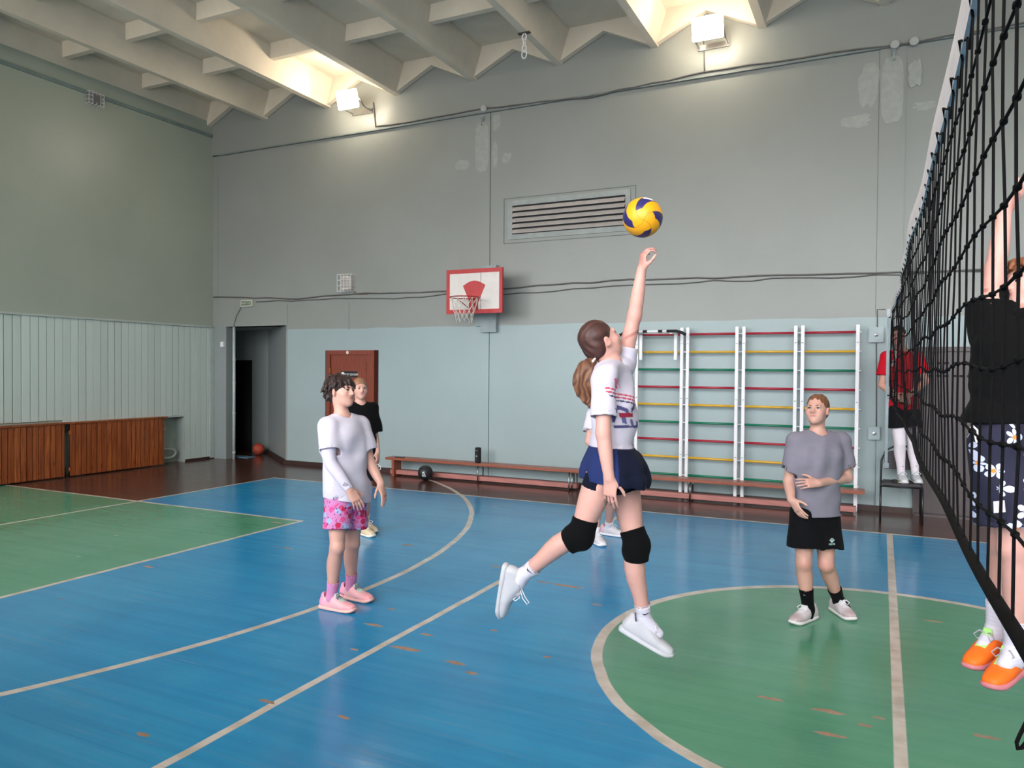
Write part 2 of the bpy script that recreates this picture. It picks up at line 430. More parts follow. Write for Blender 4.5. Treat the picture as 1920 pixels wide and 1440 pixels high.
# radiator niche with pipework at its open end
MB().box(XL - 0.2, XL - 0.19, 2.8, 10.25, 0.0, 0.9).build('niche_back', mat('niche_paint', (150, 166, 162), 0.6), wall_left)
MB().box(XL - 0.2, XL + 0.022, 10.235, 10.26, 0.0, 0.90).box(XL - 0.01, XL + 0.024, 9.70, 10.26, 0.87, 0.895).build('niche_frame', M_TRIMP, wall_left)
M_RAD = mat('radiator_paint', (168, 180, 172), 0.5, 0.06)
rd = thing('radiator', (XL - 0.09, 8.9, 0), 0, 'pale cast radiator with looping pipe in the niche beside the pine cover', 'radiator')
for i in range(17):
    MB().box(-0.055, 0.055, -1.1 + i * 0.09, -1.1 + i * 0.09 + 0.075, 0.14, 0.72).build('radiator_column', M_RAD, rd, bevel=0.02)
MB().tube([(0, 0.4, 0.65), (0, 0.95, 0.65), (0, 1.0, 0.65)], 0.02).build('feed_pipe', M_RAD, rd, True)
MB().tube([(0.05, 0.5, 0.10), (0.05, 1.0, 0.10), (0.05, 1.12, 0.11), (0.05, 1.19, 0.16), (0.05, 1.2, 0.2), (0.05, 1.17, 0.25), (0.05, 1.05, 0.27), (0.05, 0.6, 0.27)], 0.026).build('return_pipe', M_RAD, rd, True)
MB().tube([(0, -0.9, 0.16), (0, -0.9, 0.0)], 0.02).tube([(0, 0.3, 0.16), (0, 0.3, 0.0)], 0.02).build('foot', M_RAD, rd, True)

# front wall (behind the camera) with its windows, right wall
wf = MB(); xs = XL - 0.3
wf.box(XL - 0.3, XR + 0.3, YF - 0.3, YF, 0, 1.60).box(XL - 0.3, XR + 0.3, YF - 0.3, YF, 6.15, ZC + 0.2)
for (x0, x1, z0, z1) in WIN:
    wf.box(xs, x0, YF - 0.3, YF, 1.60, 6.15); xs = x1
wf.box(xs, XR + 0.3, YF - 0.3, YF, 1.60, 6.15)
struct(wf.build('wall_front', wall_paint('front_wall_paint', (150, 166, 166), (158, 186, 190))))
struct(MB().box(XR, XR + 0.3, YF - 0.3, YB + 0.3, 0, ZC + 0.2).build('wall_right', wall_paint('right_wall_paint', (138, 156, 152), (152, 178, 182))))
tg = NT('window_glass'); ts = tg.n('ShaderNodeBsdfTransparent'); gl = tg.n('ShaderNodeBsdfGlossy'); gl.inputs['Roughness'].default_value = 0.02
fr = tg.n('ShaderNodeFresnel'); mx = tg.n('ShaderNodeMixShader'); tg.link(fr.outputs[0], mx.inputs[0]); tg.link(ts.outputs[0], mx.inputs[1]); tg.link(gl.outputs[0], mx.inputs[2])
tg.link(mx.outputs[0], tg.t.nodes['Material Output'].inputs[0])
M_FRAME = mat('white_window_frame', (206, 208, 206), 0.4, 0.04)
for i, (x0, x1, z0, z1) in enumerate(WIN):
    w = MB()
    w.box(x0, x0 + .07, YF - .2, YF - .1, z0, z1).box(x1 - .07, x1, YF - .2, YF - .1, z0, z1).box(x0 + .07, x1 - .07, YF - .2, YF - .1, z0, z0 + .07).box(x0 + .07, x1 - .07, YF - .2, YF - .1, z1 - .07, z1)
    wo = struct(w.build('window_%d' % (i + 1), M_FRAME))
    n = 3; pw = (x1 - x0 - .14) / n
    for a in range(n):
        xa = x0 + .07 + a * pw
        if a: MB().box(xa - .03, xa + .03, YF - .19, YF - .11, z0 + .07, z1 - .07).build('mullion', M_FRAME, wo)
        for b in range(2):
            za = z0 + .07 + b * (z1 - z0 - .14) * .62; zb_ = z0 + .07 + (z1 - z0 - .14) * (.62 if b == 0 else 1)
            MB().box(xa + (.03 if a else 0), xa + pw - (.03 if a < n - 1 else 0), YF - .153, YF - .147, za + (.03 if b else 0), zb_ - (0 if b else .03)).build('pane', tg.m, wo)
    MB().box(x0 + .07, x1 - .07, YF - .185, YF - .115, z0 + .07 + (z1 - z0 - .14) * .62 - .03, z0 + .07 + (z1 - z0 - .14) * .62 + .03).build('transom', M_FRAME, wo)
    MB().box(x0 - .05, x1 + .05, YF - .12, YF + .06, z0 - .03, z0).build('window_sill', M_FRAME, wo)

# ceiling: precast ribbed slabs
M_CEIL = mat('ceiling_limewash', (212, 201, 184), 0.75, 0.05, 2.0, 0.1, 20)
ce = MB().box(XL - 0.2, XR + 0.3, YF - 0.3, YB + 0.3, ZC, ZC + 0.2)
ceiling = struct(ce.build('ceiling', M_CEIL))
rib_me = MB().prism([(-.055, 6.53), (.055, 6.53), (.20, 6.98), (.20, ZC), (-.20, ZC), (-.20, 6.98)], YF, YB - 0.03).mesh('rib')
rib_me.materials.append(M_CEIL)
SP = 1.508; X0R = -12.10
cross_me = MB().prism([(-.05, 6.80), (.05, 6.80), (.10, ZC), (-.10, ZC)], -0.62, 0.62, 'x').mesh('cross_rib'); cross_me.materials.append(M_CEIL)
gus_me = MB().prism([(-.70, 6.55), (0.0, 6.88), (.70, 6.55), (.70, ZC), (-.70, ZC)], -0.05, 0.05).mesh('end_gusset'); gus_me.materials.append(M_CEIL)
for i in range(17):
    x = X0R + i * SP
    if x < XR - 0.1:
        o = bpy.data.objects.new('rib', rib_me); COL.objects.link(o); o.parent = ceiling; o.location = (x, 0, 0)
    if x + SP / 2 > XR: continue
    xc = x + SP / 2
    for yk in (9.36, 7.90, 6.44, 4.98, 3.52, 2.06, 0.6):
        o = bpy.data.objects.new('cross_rib', cross_me); COL.objects.link(o); o.parent = ceiling; o.location = (xc, yk, 0)
    for yk in (YB - 0.10, YF + 0.1):
        o = bpy.data.objects.new('end_gusset', gus_me); COL.objects.link(o); o.parent = ceiling; o.location = (xc, yk, 0)

# skirting along the back wall
bs = MB()
for a, b in ((-10.09, -9.16), (-7.97, 0.38), (2.3, XR)): bs.box(a, b, YB - 0.03, YB - 0.0, 0, 0.075)
struct(bs.build('baseboard_back', mat('dark_skirting', (52, 34, 30), 0.5)))
MB().prism([(-10.105, 10.955), (-11.74, 12.19), (-11.76, 12.165), (-10.125, 10.93)], 0, 0.08, 'z').build('baseboard_alcove', mat('dark_skirting', (52, 34, 30), 0.5))['kind'] = 'structure'

# door_1: reddish wooden door with a small sign
M_MAH = mat('mahogany_door', (122, 56, 40), 0.38, 0.16, 5, stretch=(6, 6, 0.8))
d1 = struct(MB().box(-9.02, -8.12, YB - 0.01, YB + 0.04, 0.01, 2.06).build('door_1', M_MAH))
MB().box(-9.10, -9.02, YB - 0.04, YB + 0.08, 0, 2.14).box(-8.12, -8.04, YB - 0.04, YB + 0.08, 0, 2.14).box(-9.02, -8.12, YB - 0.04, YB + 0.08, 2.06, 2.14).build('door_frame', M_MAH, d1)
MB().box(-8.92, -8.22, YB - 0.018, YB - 0.008, 1.12, 1.95).build('door_panel', M_MAH, d1, bevel=0.004)
MB().box(-8.92, -8.22, YB - 0.018, YB - 0.008, 0.15, 1.02).build('door_panel', M_MAH, d1, bevel=0.004)
MB().tube([(-8.20, YB - 0.02, 1.0), (-8.20, YB - 0.07, 1.0), (-8.30, YB - 0.07, 1.0)], 0.011).build('door_handle', mat('steel', (150, 150, 150), 0.3, metal=1.0), d1, True)
MB().box(-9.025, -9.01, YB - 0.045, YB - 0.02, 1.7, 1.82).box(-9.025, -9.01, YB - 0.045, YB - 0.02, 0.3, 0.42).build('hinge', mat('brass', (180, 150, 80), 0.35, metal=1.0), d1)
MB().lathe([(0, 0), (.03, .0), (.03, .008), (0, .008)], (0, 0, 0), 16).build('seal_disc', mat('cream_plastic', (220, 205, 190), 0.5), d1)
bpy.data.objects['seal_disc'].location = (-8.62, YB - 0.041, 2.10); bpy.data.objects['seal_disc'].rotation_euler = (PI / 2, 0, 0)
sg = MB().box(-8.78, -8.42, YB - 0.026, YB - 0.018, 1.655, 1.765).build('door_sign', mat('sign_black', (30, 30, 34), 0.4), d1)
M_SW = mat('sign_white', (225, 225, 225), 0.5)
text_mesh('Тренерская', 0.062, 'sign_lettering', M_SW, sg, (-8.57, YB - 0.0275, 1.708), (PI / 2, 0, 0))
MB().lathe([(0, 0), (.036, .0), (.036, .003), (0, .003)], (0, 0, 0), 20).build('sign_emblem', M_SW, sg)
bpy.data.objects['sign_emblem'].location = (-8.735, YB - 0.026, 1.712); bpy.data.objects['sign_emblem'].rotation_euler = (PI / 2, 0, 0)

# door_3: tall dark door behind the net
M_DK = mat('dark_brown_door', (70, 60, 62), 0.42, 0.12, 4, stretch=(8, 8, 0.6))
d3 = struct(MB().box(0.45, 2.24, YB - 0.005, YB + 0.05, 0.01, 2.08).build('door_3', M_DK))
MB().box(0.38, 0.45, YB - 0.06, YB + 0.08, 0, 2.14).box(2.24, 2.31, YB - 0.06, YB + 0.08, 0, 2.14).box(0.45, 2.24, YB - 0.06, YB + 0.08, 2.08, 2.14).build('door_frame', M_DK, d3)
for i in range(2):
    xa = 0.46 + i * 0.89
    MB().box(xa, xa + 0.88, YB - 0.03, YB - 0.003, 0.02, 2.07).build('door_leaf', M_DK, d3, bevel=0.003)
    v = MB()
    for r_ in (1.76, 1.92):
        for q in range(9): v.box(xa + 0.08 + q * 0.083, xa + 0.13 + q * 0.083, YB - 0.036, YB - 0.029, r_, r_ + 0.028)
    v.build('vent_slot', mat('slot_black', (18, 16, 18), 0.8), d3)
MB().box(0.40, 2.3, YB - 0.12, YB + 0.02, 0.0, 0.03).build('threshold', M_DK, d3)
# ------------------------------------------------------------------ wall-mounted and standing equipment
M_WMET = mat('white_enamel', (222, 220, 224), 0.35, 0.05)
M_STEEL = mat('steel', (150, 150, 150), 0.3, metal=1.0)
RUNG = {'r': mat('red_rung', (158, 26, 50), 0.35), 'y': mat('yellow_rung', (206, 160, 44), 0.35), 'g': mat('green_rung', (14, 110, 82), 0.35)}
YBAR = 10.80
sections = [(-3.232, -2.571), (-2.487, -1.806), (-1.713, -1.040), (-0.952, -0.283)]
names_wb = ['first bay of wall bars beside the jumping player, with a pull-up bar hooked on', 'second bay of coloured wall bars, counting from the jumping player',
            'third bay of coloured wall bars, just left of the person in grey', 'rightmost bay of coloured wall bars, behind the person in grey']
zr = [2.334 - i * 0.2515 for i in range(9)]
for (a, b), lb in zip(sections, names_wb):
    w = thing('wall_bars', ((a + b) / 2, YBAR, 0), 0, lb, 'wall bars', 'colourful wall bars on the back wall')
    h = (b - a) / 2
    for s_ in (-1, 1):
        up = MB().box(s_ * h - .022, s_ * h + .022, -.03, .03, 0.0, 2.43).build('upright', M_WMET, w, bevel=0.004)
        for z in (0.2, 1.3, 2.2): MB().box(s_ * h - .012, s_ * h + .012, .03, .15, z, z + .04).build('wall_bracket', M_WMET, up)
        bo = MB()
        for z in (0.62, 1.42, 2.2): bo.lathe([(0, -.004), (.012, -.004), (.012, .004), (0, .004)], (s_ * h, -.032, z), 8)
        bo.build('bolt', M_STEEL, up)
        nb = MB()
        for z in zr: nb.tube([(s_ * (h + .02), 0, z), (s_ * (h + .042), 0, z)], .008, 6)
        nb.build('rung_end', M_WMET, up)
    for i, z in enumerate(zr):
        MB().tube([(-h + .015, 0, z), (h - .015, 0, z)], 0.0165, 10).build('rung', RUNG['ryg'[i % 3]], w, True)
# pull-up bar hooked over the first bay
pb = thing('pull_up_bar', (-2.90, YBAR, 2.33), 0, 'white hook-on pull-up bar with black grips on top of the wall bars', 'pull-up bar')
for s_ in (-1, 1):
    MB().box(s_ * .255 - .022, s_ * .255 + .022, -.09, -.05, -.36, 0.03).box(s_ * .255 - .022, s_ * .255 + .022, -.36, -.05, 0.0, 0.03).build('hook_bracket', M_WMET, pb, bevel=.003)
    MB().tube([(s_ * .20, -.37, .035), (s_ * .33, -.37, .035), (s_ * .42, -.40, .01), (s_ * .47, -.42, -.02)], .021, 10).build('grip', mat('black_foam', (26, 26, 28), 0.9), pb, True)
    MB().tube([(s_ * .08, -.37, .035), (s_ * .14, -.37, .035)], .020, 10).build('grip', mat('black_foam', (26, 26, 28), 0.9), pb, True)
MB().tube([(-.33, -.37, .035), (.33, -.37, .035)], .016, 10).build('crossbar', M_WMET, pb, True)

# gym benches
M_BTOP = mat('bench_varnish', (142, 76, 54), 0.35, 0.14, 5, stretch=(0.7, 8, 8))
M_BRAIL = mat('bench_rail_pink', (168, 108, 102), 0.5, 0.14, 5, stretch=(0.7, 8, 8))
def bench(x0, x1, yb, label, kind):
    b = thing('gym_bench', ((x0 + x1) / 2, yb, 0), 0, label, 'bench', 'low wooden gym benches along the back wall')
    h = (x1 - x0) / 2
    MB().box(-h, h, -.13, .13, .275, .315).build('seat_plank', M_BTOP, b, bevel=.006)
    MB().box(-h + .05, h - .1, -.05, .05, .03, .10).build('balance_rail', M_BRAIL, b, bevel=.005)
    if kind == 0:
        MB().box(-h + .12, -h + .17, -.11, .11, .0, .275).build('leg', M_BTOP, b, bevel=.004)
        MB().tube([(0, -.09, .275), (0, -.09, .01), (0, .09, .01), (0, .09, .275)], .011).build('leg', M_STEEL, b, True)
        l = MB()
        for q in (0, .05): l.tube([(h - .2 + q, -.10, .275), (h - .2 + q, -.11, .03), (h - .2 + q, -.08, .008), (h - .2 + q, .08, .008), (h - .2 + q, .11, .03), (h - .2 + q, .10, .275)], .011)
        l.build('leg', M_STEEL, b, True)
    else:
        for q in (-h + .25, -.48, h - .5):
            MB().tube([(q, -.08, .275), (q, -.09, .012), (q, .09, .012), (q, .08, .275)], .012).build('leg', M_STEEL, b, True)
            MB().box(q - .04, q + .04, -.03, .03, .24, .275).build('leg_bracket', M_STEEL, b)
    return b
bench(-7.54, -4.0, 10.68, 'low brown bench with a portable speaker on it, left of the jumping player', 0)
bench(-3.60, -0.17, 10.58, 'low brown bench set right in front of the coloured wall bars', 1)

# phone and speaker on the bench, balls
MB().box(-7.38, -7.22, 10.60, 10.68, .315, .325).build('phone', mat('phone_black', (30, 34, 40), 0.2), bevel=.004)
tag(bpy.data.objects['phone'], 'dark phone lying flat on the left end of the bench', 'phone')
sp = thing('portable_speaker', (-5.80, 10.65, .315), 0, 'black upright portable speaker standing on the bench', 'speaker')
MB().lathe([(0.0, 0), (.040, .0), (.048, .012), (.05, .04), (.05, .21), (.048, .235), (.04, .245), (0, .245)], (0, 0, 0), 28).build('speaker_body', mat('speaker_mesh', (20, 20, 24), 0.8, 0.3, 200, 0.4, 300), sp, True)
MB().lathe([(0, 0), (.012, 0), (.012, .004), (0, .004)], (0, 0, 0), 14).build('logo_dot', mat('logo_grey', (150, 150, 155), 0.4), sp)
bpy.data.objects['logo_dot'].location = (0, -.049, .11); bpy.data.objects['logo_dot'].rotation_euler = (PI / 2, 0, 0)
MB().tube([(-.02, -.047, .20), (.02, -.047, .20)], .004).build('button_row', mat('logo_grey', (150, 150, 155), 0.4), sp)

def uv_sphere(r, seg=48, ring=32):
    me = bpy.data.meshes.new('sphere'); bm = bmesh.new(); bmesh.ops.create_uvsphere(bm, u_segments=seg, v_segments=ring, radius=r); bm.to_mesh(me); bm.free(); return me
def ball(name, r, loc, m, label, cat, smooth=True):
    o = thing(name, (loc[0], loc[1], loc[2] - r), 0, label, cat)
    b = link_obj('ball_shell', uv_sphere(r), m, o, True); b.location = (0, 0, r)
    return o, b
# basketball in the alcove
o, b = ball('basketball', .12, (-11.66, 11.84, .12), mat('basketball_rubber', (172, 66, 46), 0.6, 0.12, 20, 0.3, 160), 'orange basketball on the floor of the corner alcove', 'ball')
s_ = MB()
for ax in range(3):
    s_.tube([np.roll(np.array([0, .1195 * math.cos(q * PI / 16), .1195 * math.sin(q * PI / 16)]), ax) for q in range(32)], .0022, 6, True)
x_ = s_.build('seam', mat('ball_seam', (40, 22, 20), 0.8), o); x_.location = (0, 0, .12); x_.rotation_euler = (.4, .3, .5)
# black ball against the bench
tb = NT('black_ball_print'); Pb = tb.pos(); tb.color(s2l((28, 30, 38))); tb.rough(0.45); tb.bump(tb.noise(Pb, 160, 2), 0.2, 0.002)
o, b = ball('training_ball', .122, (-6.66, 10.44, .122), tb.m, 'black ball with white lettering on the floor against the bench', 'ball')
lm = mat('ball_lettering', (205, 205, 205), 0.6)
dirn = np.array([0.35, -0.85, -0.05]); 
def decal_on_sphere(par, r, c, direc, shapes, m, name):
    direc = np.array(direc) / np.linalg.norm(direc); u_ = np.cross([0, 0, 1], direc); u_ /= np.linalg.norm(u_); v_ = np.cross(direc, u_)
    q = MB()
    for poly in shapes:
        pts = []
        for (a, b_) in poly:
            d_ = direc + u_ * a + v_ * b_; d_ /= np.linalg.norm(d_); pts.append(np.array(c) + d_ * (r + .0012))
        q.add(pts, [tuple(range(len(pts)))])
    return q.build(name, m, par)
decal_on_sphere(o, .122, (0, 0, .122), dirn, [[(-.25, .25), (.02, .33), (.05, .22), (-.22, .12)], [(-.2, .06), (.1, .16), (.12, .06), (-.18, -.05)], [(-.3, -.12), (-.12, -.05), (-.1, -.3), (-.3, -.35)],
                [(-.02, -.02), (.14, .02), (.12, -.1), (-.03, -.13)], [(.1, -.18), (.2, -.12), (.24, -.34), (.12, -.4)], [(-.05, -.2), (.06, -.2), (.02, -.42), (-.09, -.4)]], lm, 'lettering')

# basketball backboard and hoop
M_RED = mat('board_red', (176, 34, 40), 0.45, 0.12, 8)
M_WHT = mat('board_white', (214, 206, 202), 0.5, 0.05, 5)
M_BLUEM = mat('blue_grey_metal', (140, 152, 155), 0.5)
BX, BY = -5.765, 10.42
hp = thing('basketball_hoop', (BX, BY, 2.70), 0, 'red-framed white backboard with red rim and torn net on the back wall', 'basketball hoop')
MB().box(-.48, .48, 0, .02, .0, .67).build('backboard', M_WHT, hp)
e = .055
MB().box(-.50, .50, -.008, .03, -.01, e).build('board_border', M_RED, hp); MB().box(-.50, .50, -.008, .03, .68 - e, .69).build('board_border', M_RED, hp)
MB().box(-.50, -.50 + e, -.008, .03, e, .68 - e).build('board_border', M_RED, hp); MB().box(.50 - e, .50, -.008, .03, e, .68 - e).build('board_border', M_RED, hp)
fan = [(-.20 + .40 * k / 12, .43 + .075 * math.sin(PI * k / 12)) for k in range(13)] + [(.075, .16), (-.075, .16)]
MB().prism(fan, -.004, .001).build('target_fan', M_RED, hp)
MB().box(-.075, .07, -.03, .01, .04, .24).build('rim_plate', M_RED, hp)
MB().box(.115, .121, -.003, .001, .05, .62).build('board_crack', mat('crack', (96, 92, 92), 0.9), hp)
rim = MB().tube([(.225 * math.cos(2 * PI * k / 36), -.30 + .225 * math.sin(2 * PI * k / 36), .215) for k in range(36)], .009, 8, True)
rim = rim.build('rim', mat('rim_red', (150, 36, 36), 0.4), hp, True)
MB().tube([(-.06, 0, .05), (-.12, -.32, .20)], .007).tube([(.06, 0, .05), (.12, -.32, .20)], .007).build('rim_brace', mat('rim_red', (150, 36, 36), 0.4), rim, True)
nt = MB(); NS = 12
def npt(k, l):
    a = 2 * PI * (k + 0.5 * (l % 2)) / NS; rr = (.215, .185, .155, .135, .13)[l]; z = .205 - (0, .10, .19, .27, .345)[l]
    if l >= 3 and k % 3 == 0: z -= .03
    return (rr * math.cos(a) + random.uniform(-.01, .01), -.30 + rr * math.sin(a) + random.uniform(-.01, .01), z)
G = [[npt(k, l) for k in range(NS)] for l in range(5)]
for l in range(4):
    for k in range(NS):
        if l == 3 and k % 2: continue
        nt.tube([G[l][k], G[l + 1][k]], .0038, 5); nt.tube([G[l][k], G[l + 1][(k - 1 if l % 2 == 0 else k + 1) % NS]], .0038, 5)
nt.build('net', mat('net_cord', (206, 200, 190), 0.8), hp)
fm = MB()
for x in (-.22, .22): fm.box(x - .02, x + .02, .02, .52, .10, .14).box(x - .02, x + .02, .02, .52, .50, .54)
fm.box(-.12, .16, .44, .52, -.28, .80).build('wall_mount', M_BLUEM, hp)

# pilaster stub / box under the board
jb = thing('junction_box', (-5.87, YB - 0.05, 2.50), 0, 'pale blue metal box on the wall below the backboard', 'junction box')
MB().box(-.14, .14, -.0, .05, 0.02, .30).build('box_body', M_BLUEM, jb, bevel=.005)
MB().box(-.13, .13, -.006, .0, .03, .29).build('box_lid', M_BLUEM, jb, bevel=.002)

# ventilation grille
vg = thing('ventilation_grille', (-4.42, YB, 3.88), 0, 'wide white louvred ventilation grille high on the back wall', 'ventilation grille')
M_VF = mat('vent_frame_paint', (144, 150, 148), .5)
MB().box(-1.02, 1.02, -.02, .01, .02, .10).build('frame', M_VF, vg); MB().box(-1.02, 1.02, -.02, .01, .56, .64).build('frame', M_VF, vg)
MB().box(-1.02, -.94, -.02, .01, .10, .56).build('frame', M_VF, vg); MB().box(.94, 1.02, -.02, .01, .10, .56).build('frame', M_VF, vg)
MB().box(-.94, .94, -.006, -.001, .10, .56).build('backing', mat('duct_black', (40, 38, 40), 0.9), vg)
M_LOUV = mat('louvre_paint', (172, 166, 163), 0.5, 0.08)
for k in range(5):
    z = .115 + k * .089
    MB().prism([(-.05, z), (-.046, z - .006), (-.006, z + .056), (-.010, z + .062)], -.935, .935, 'x').build('louvre', M_LOUV, vg)
MB().box(-1.10, -1.09, -.006, .0, -.03, .68).box(1.09, 1.10, -.006, .0, -.03, .68).box(-1.10, 1.10, -.006, .0, -.04, -.03).box(-1.10, 1.10, -.006, .0, .68, .69).build('outer_trim', mat('outer_trim_grey', (100, 108, 108), 0.7), vg)  # thin grey strips outlining the grille

# loudspeaker and detector in wire cages
def cage(name, loc, rz, label, cat, body_rgb, w=.30, h=.30, d=.14):
    c = thing(name, loc, rz, label, cat)
    MB().box(-w * .32, w * .32, -.10, .0, -h * .40, h * .40).build('housing', mat(name + '_body', body_rgb, 0.5), c, bevel=.008)
    MB().box(-w * .24, w * .24, -.104, -.098, -h * .3, h * .3).build('front_panel', mat(name + '_panel', tuple(int(q * .82) for q in body_rgb), 0.6), c)
    g = MB()
    for i in range(5):
        x = -w / 2 + w * i / 4; g.tube([(x, 0, -h / 2), (x, -d, -h / 2), (x, -d, h / 2), (x, 0, h / 2)], .0045, 6)
    for i in range(4):
        z = -h / 2 + h * i / 3; g.tube([(-w / 2, 0, z), (-w / 2, -d, z), (w / 2, -d, z), (w / 2, 0, z)], .0045, 6)
    g.build('wire_guard', M_WMET, c)
    return c
cage('caged_loudspeaker', (-8.63, YB, 3.34), 0, 'white caged loudspeaker box on the back wall above the red door', 'loudspeaker', (206, 198, 192))
cage('caged_detector', (XL, 8.40, 6.30), -PI / 2, 'small caged detector box high on the dark left wall', 'detector', (120, 120, 122), .27, .2, .1)
bpy.data.objects['caged_detector'].rotation_euler.z = PI / 2

# exit sign
ex = thing('exit_sign', (-11.06, YB, 3.06), 0, 'small exit sign with pale letters above the corner alcove', 'exit sign')
MB().box(-.15, .15, -.05, 0, -.065, .065).build('sign_box', mat('sign_cream', (190, 192, 178), 0.5), ex, bevel=.006)
MB().box(-.125, .125, -.054, -.048, -.042, .042).build('sign_face', mat('sign_green', (84, 100, 86), 0.4), ex)
text_mesh('ВЫХОД', 0.075, 'lettering', mat('sign_letters', (206, 212, 198), 0.5), ex, (0, -.0555, -.002), (PI / 2, 0, 0))

# alcove pipe, little box, mat
pp = thing('vertical_pipe', (-11.50, 11.02, 0), 0, 'thin pale vertical pipe at the alcove opening', 'pipe')
MB().tube([(0, 0, 0), (0, 0, 2.62)], .028, 12).build('pipe_tube', M_TRIMP, pp, True)
cl_ = MB()
for z in (.12, .9, 1.5, 1.95): cl_.lathe([(.028, 0), (.034, .0), (.034, .03), (.028, .03)], (0, 0, z), 12)
cl_.build('pipe_clamp', M_TRIMP, pp)
tag(MB().box(-.04, .04, -.03, .03, 0, .10).build('wall_socket', M_WMET, None, bevel=.006), 'small white box on the alcove pier beside the pipe', 'wall box')
bpy.data.objects['wall_socket'].location = (-11.70, 10.92, 2.22)
am = MB().box(-12.25, -11.40, 11.28, 11.50, 0.0, .012).build('floor_mat', mat('mat_blue', (88, 124, 146), 0.8)); tag(am, 'narrow pale blue mat on the alcove floor', 'mat')
am.rotation_euler.z = 0

# floodlights on the upper wall
def floodlight(x, z, label):
    f = thing('floodlight', (x, YB - 0.05, z), 0, label, 'floodlight', 'lit floodlights high on the back wall')
    hd = MB().box(-.19, .19, -.05, .0, -.13, .13).build('lamp_housing', mat('lamp_grey', (120, 122, 126), 0.5), f, bevel=.008); hd.location = (0, -.34, .05); hd.rotation_euler = (math.radians(16), 0, 0)
    em = bpy.data.materials.new('lamp_glow'); em.use_nodes = True; n = em.node_tree.nodes['Principled BSDF']
    n.inputs['Base Color'].default_value = (1, 1, 1, 1); n.inputs['Emission Color'].default_value = (1, .86, .66, 1); n.inputs['Emission Strength'].default_value = LAMP_STRENGTH
    g = MB().box(-.21, .21, -.10, -.05, -.15, .15).build('lamp_glass', em, hd, bevel=.012)
    MB().tube([(-.20, -.36, .05), (-.20, -.20, -.06), (-.20, 0, -.06)], .012).tube([(.20, -.36, .05), (.20, -.20, -.06), (.20, 0, -.06)], .012).box(-.22, .22, -.012, 0, -.10, -.02).build('bracket', M_STEEL, f)
    return f
floodlight(-8.31, 6.40, 'glaring white floodlight on the wall above the red door')
floodlight(-2.20, 6.46, 'glaring white floodlight above the volleyball, nearer the net')

for i, x in enumerate((3.9, 10.0)):
    floodlight(x, 6.43, ('glaring floodlight on the back wall beyond the net', 'glaring floodlight at the far right end of the back wall')[i])
for i, x in enumerate((-8.3, -2.2, 3.9, 10.0)):
    fl = floodlight(x, 6.43, ('floodlight over the windows opposite the red door', 'floodlight over the windows opposite the wall bars', 'floodlight over the windows beyond the net', 'floodlight over the last window on the right')[i])
    fl.location.y = YF + 0.03; fl.rotation_euler.z = PI; fl['group'] = 'floodlights above the windows'

# cables along the back wall
M_CAB = mat('cable_grey', (92, 90, 90), 0.6)
def cable(pts, r, label, wig=0.012, m=M_CAB):
    P = []
    for i in range(len(pts) - 1):
        a, b_ = np.array(pts[i]), np.array(pts[i + 1]); n = max(2, int(abs(np.linalg.norm(b_ - a)) / .25))
        for k in range(n):
            q = a + (b_ - a) * k / n; q[2] += random.uniform(-wig, wig) if (k or i) else 0; P.append(q)
    P.append(np.array(pts[-1]))
    o = MB().tube(P, r, 6).build('cable', m, None, True); return tag(o, label, 'cable')
yc = YB - 0.022
def W(u, v, y=yc):
    d = CR @ np.array([u - CX, v - CY, F_PX]); q = d * (y / d[1]); return (float(q[0]), float(q[1]), float(q[2] + CAM_H))
yc2 = YB - 0.05
cable([W(700, 192, yc2), W(704, 238, yc2), W(760, 230, yc2), W(850, 215, yc2), W(908, 203, yc2), W(1100, 182, yc2), W(1320, 136, yc2), W(1450, 115, yc2), W(1560, 99, yc2), W(1670, 85, yc2), W(1790, 66, yc2), W(1920, 43, yc2)], .012, 'long thin cable running just under the ceiling ribs along the back wall')
cable([W(1319, 75, yc2), W(1321, 137, yc2)], .009, 'short drop cable below the floodlight nearer the net', 0.002)
cable([W(400, 557), W(560, 560), W(660, 551), W(760, 549), W(838, 545), W(900, 545), W(945, 541), W(1040, 533), W(1180, 525), W(1340, 521), W(1500, 515), W(1640, 511), W(1850, 505)], .011, 'upper grey cable across the back wall behind the backboard')
cable([W(480, 566), W(545, 564), W(600, 561), W(660, 561), W(740, 561), W(838, 551), W(945, 552), W(1040, 544), W(1150, 536), W(1340, 527), W(1640, 516), W(1850, 509)], .008, 'lower thinner cable across the back wall behind the backboard', 0.018)
cable([W(452, 576), W(443, 592), W(438, 612)], .006, 'short wire dropping from the exit sign to the alcove', 0.004)
cable([W(663, 547), W(672, 552), W(690, 551)], .007, 'short brown lead out of the caged loudspeaker', 0.003, mat('lead_brown', (110, 82, 76), .6))
cable([W(1643, 640), W(1643, 800)], .007, 'thin vertical wire between the two switch boxes', 0.001)
cable([W(1641, 822), W(1640, 950)], .008, 'thin vertical wire from the lower switch box to the floor', 0.001, M_WB)
cable([W(1660, 580), W(1645, 580), W(1645, 620)], .006, 'thin wire looping above the upper switch box', 0.001)
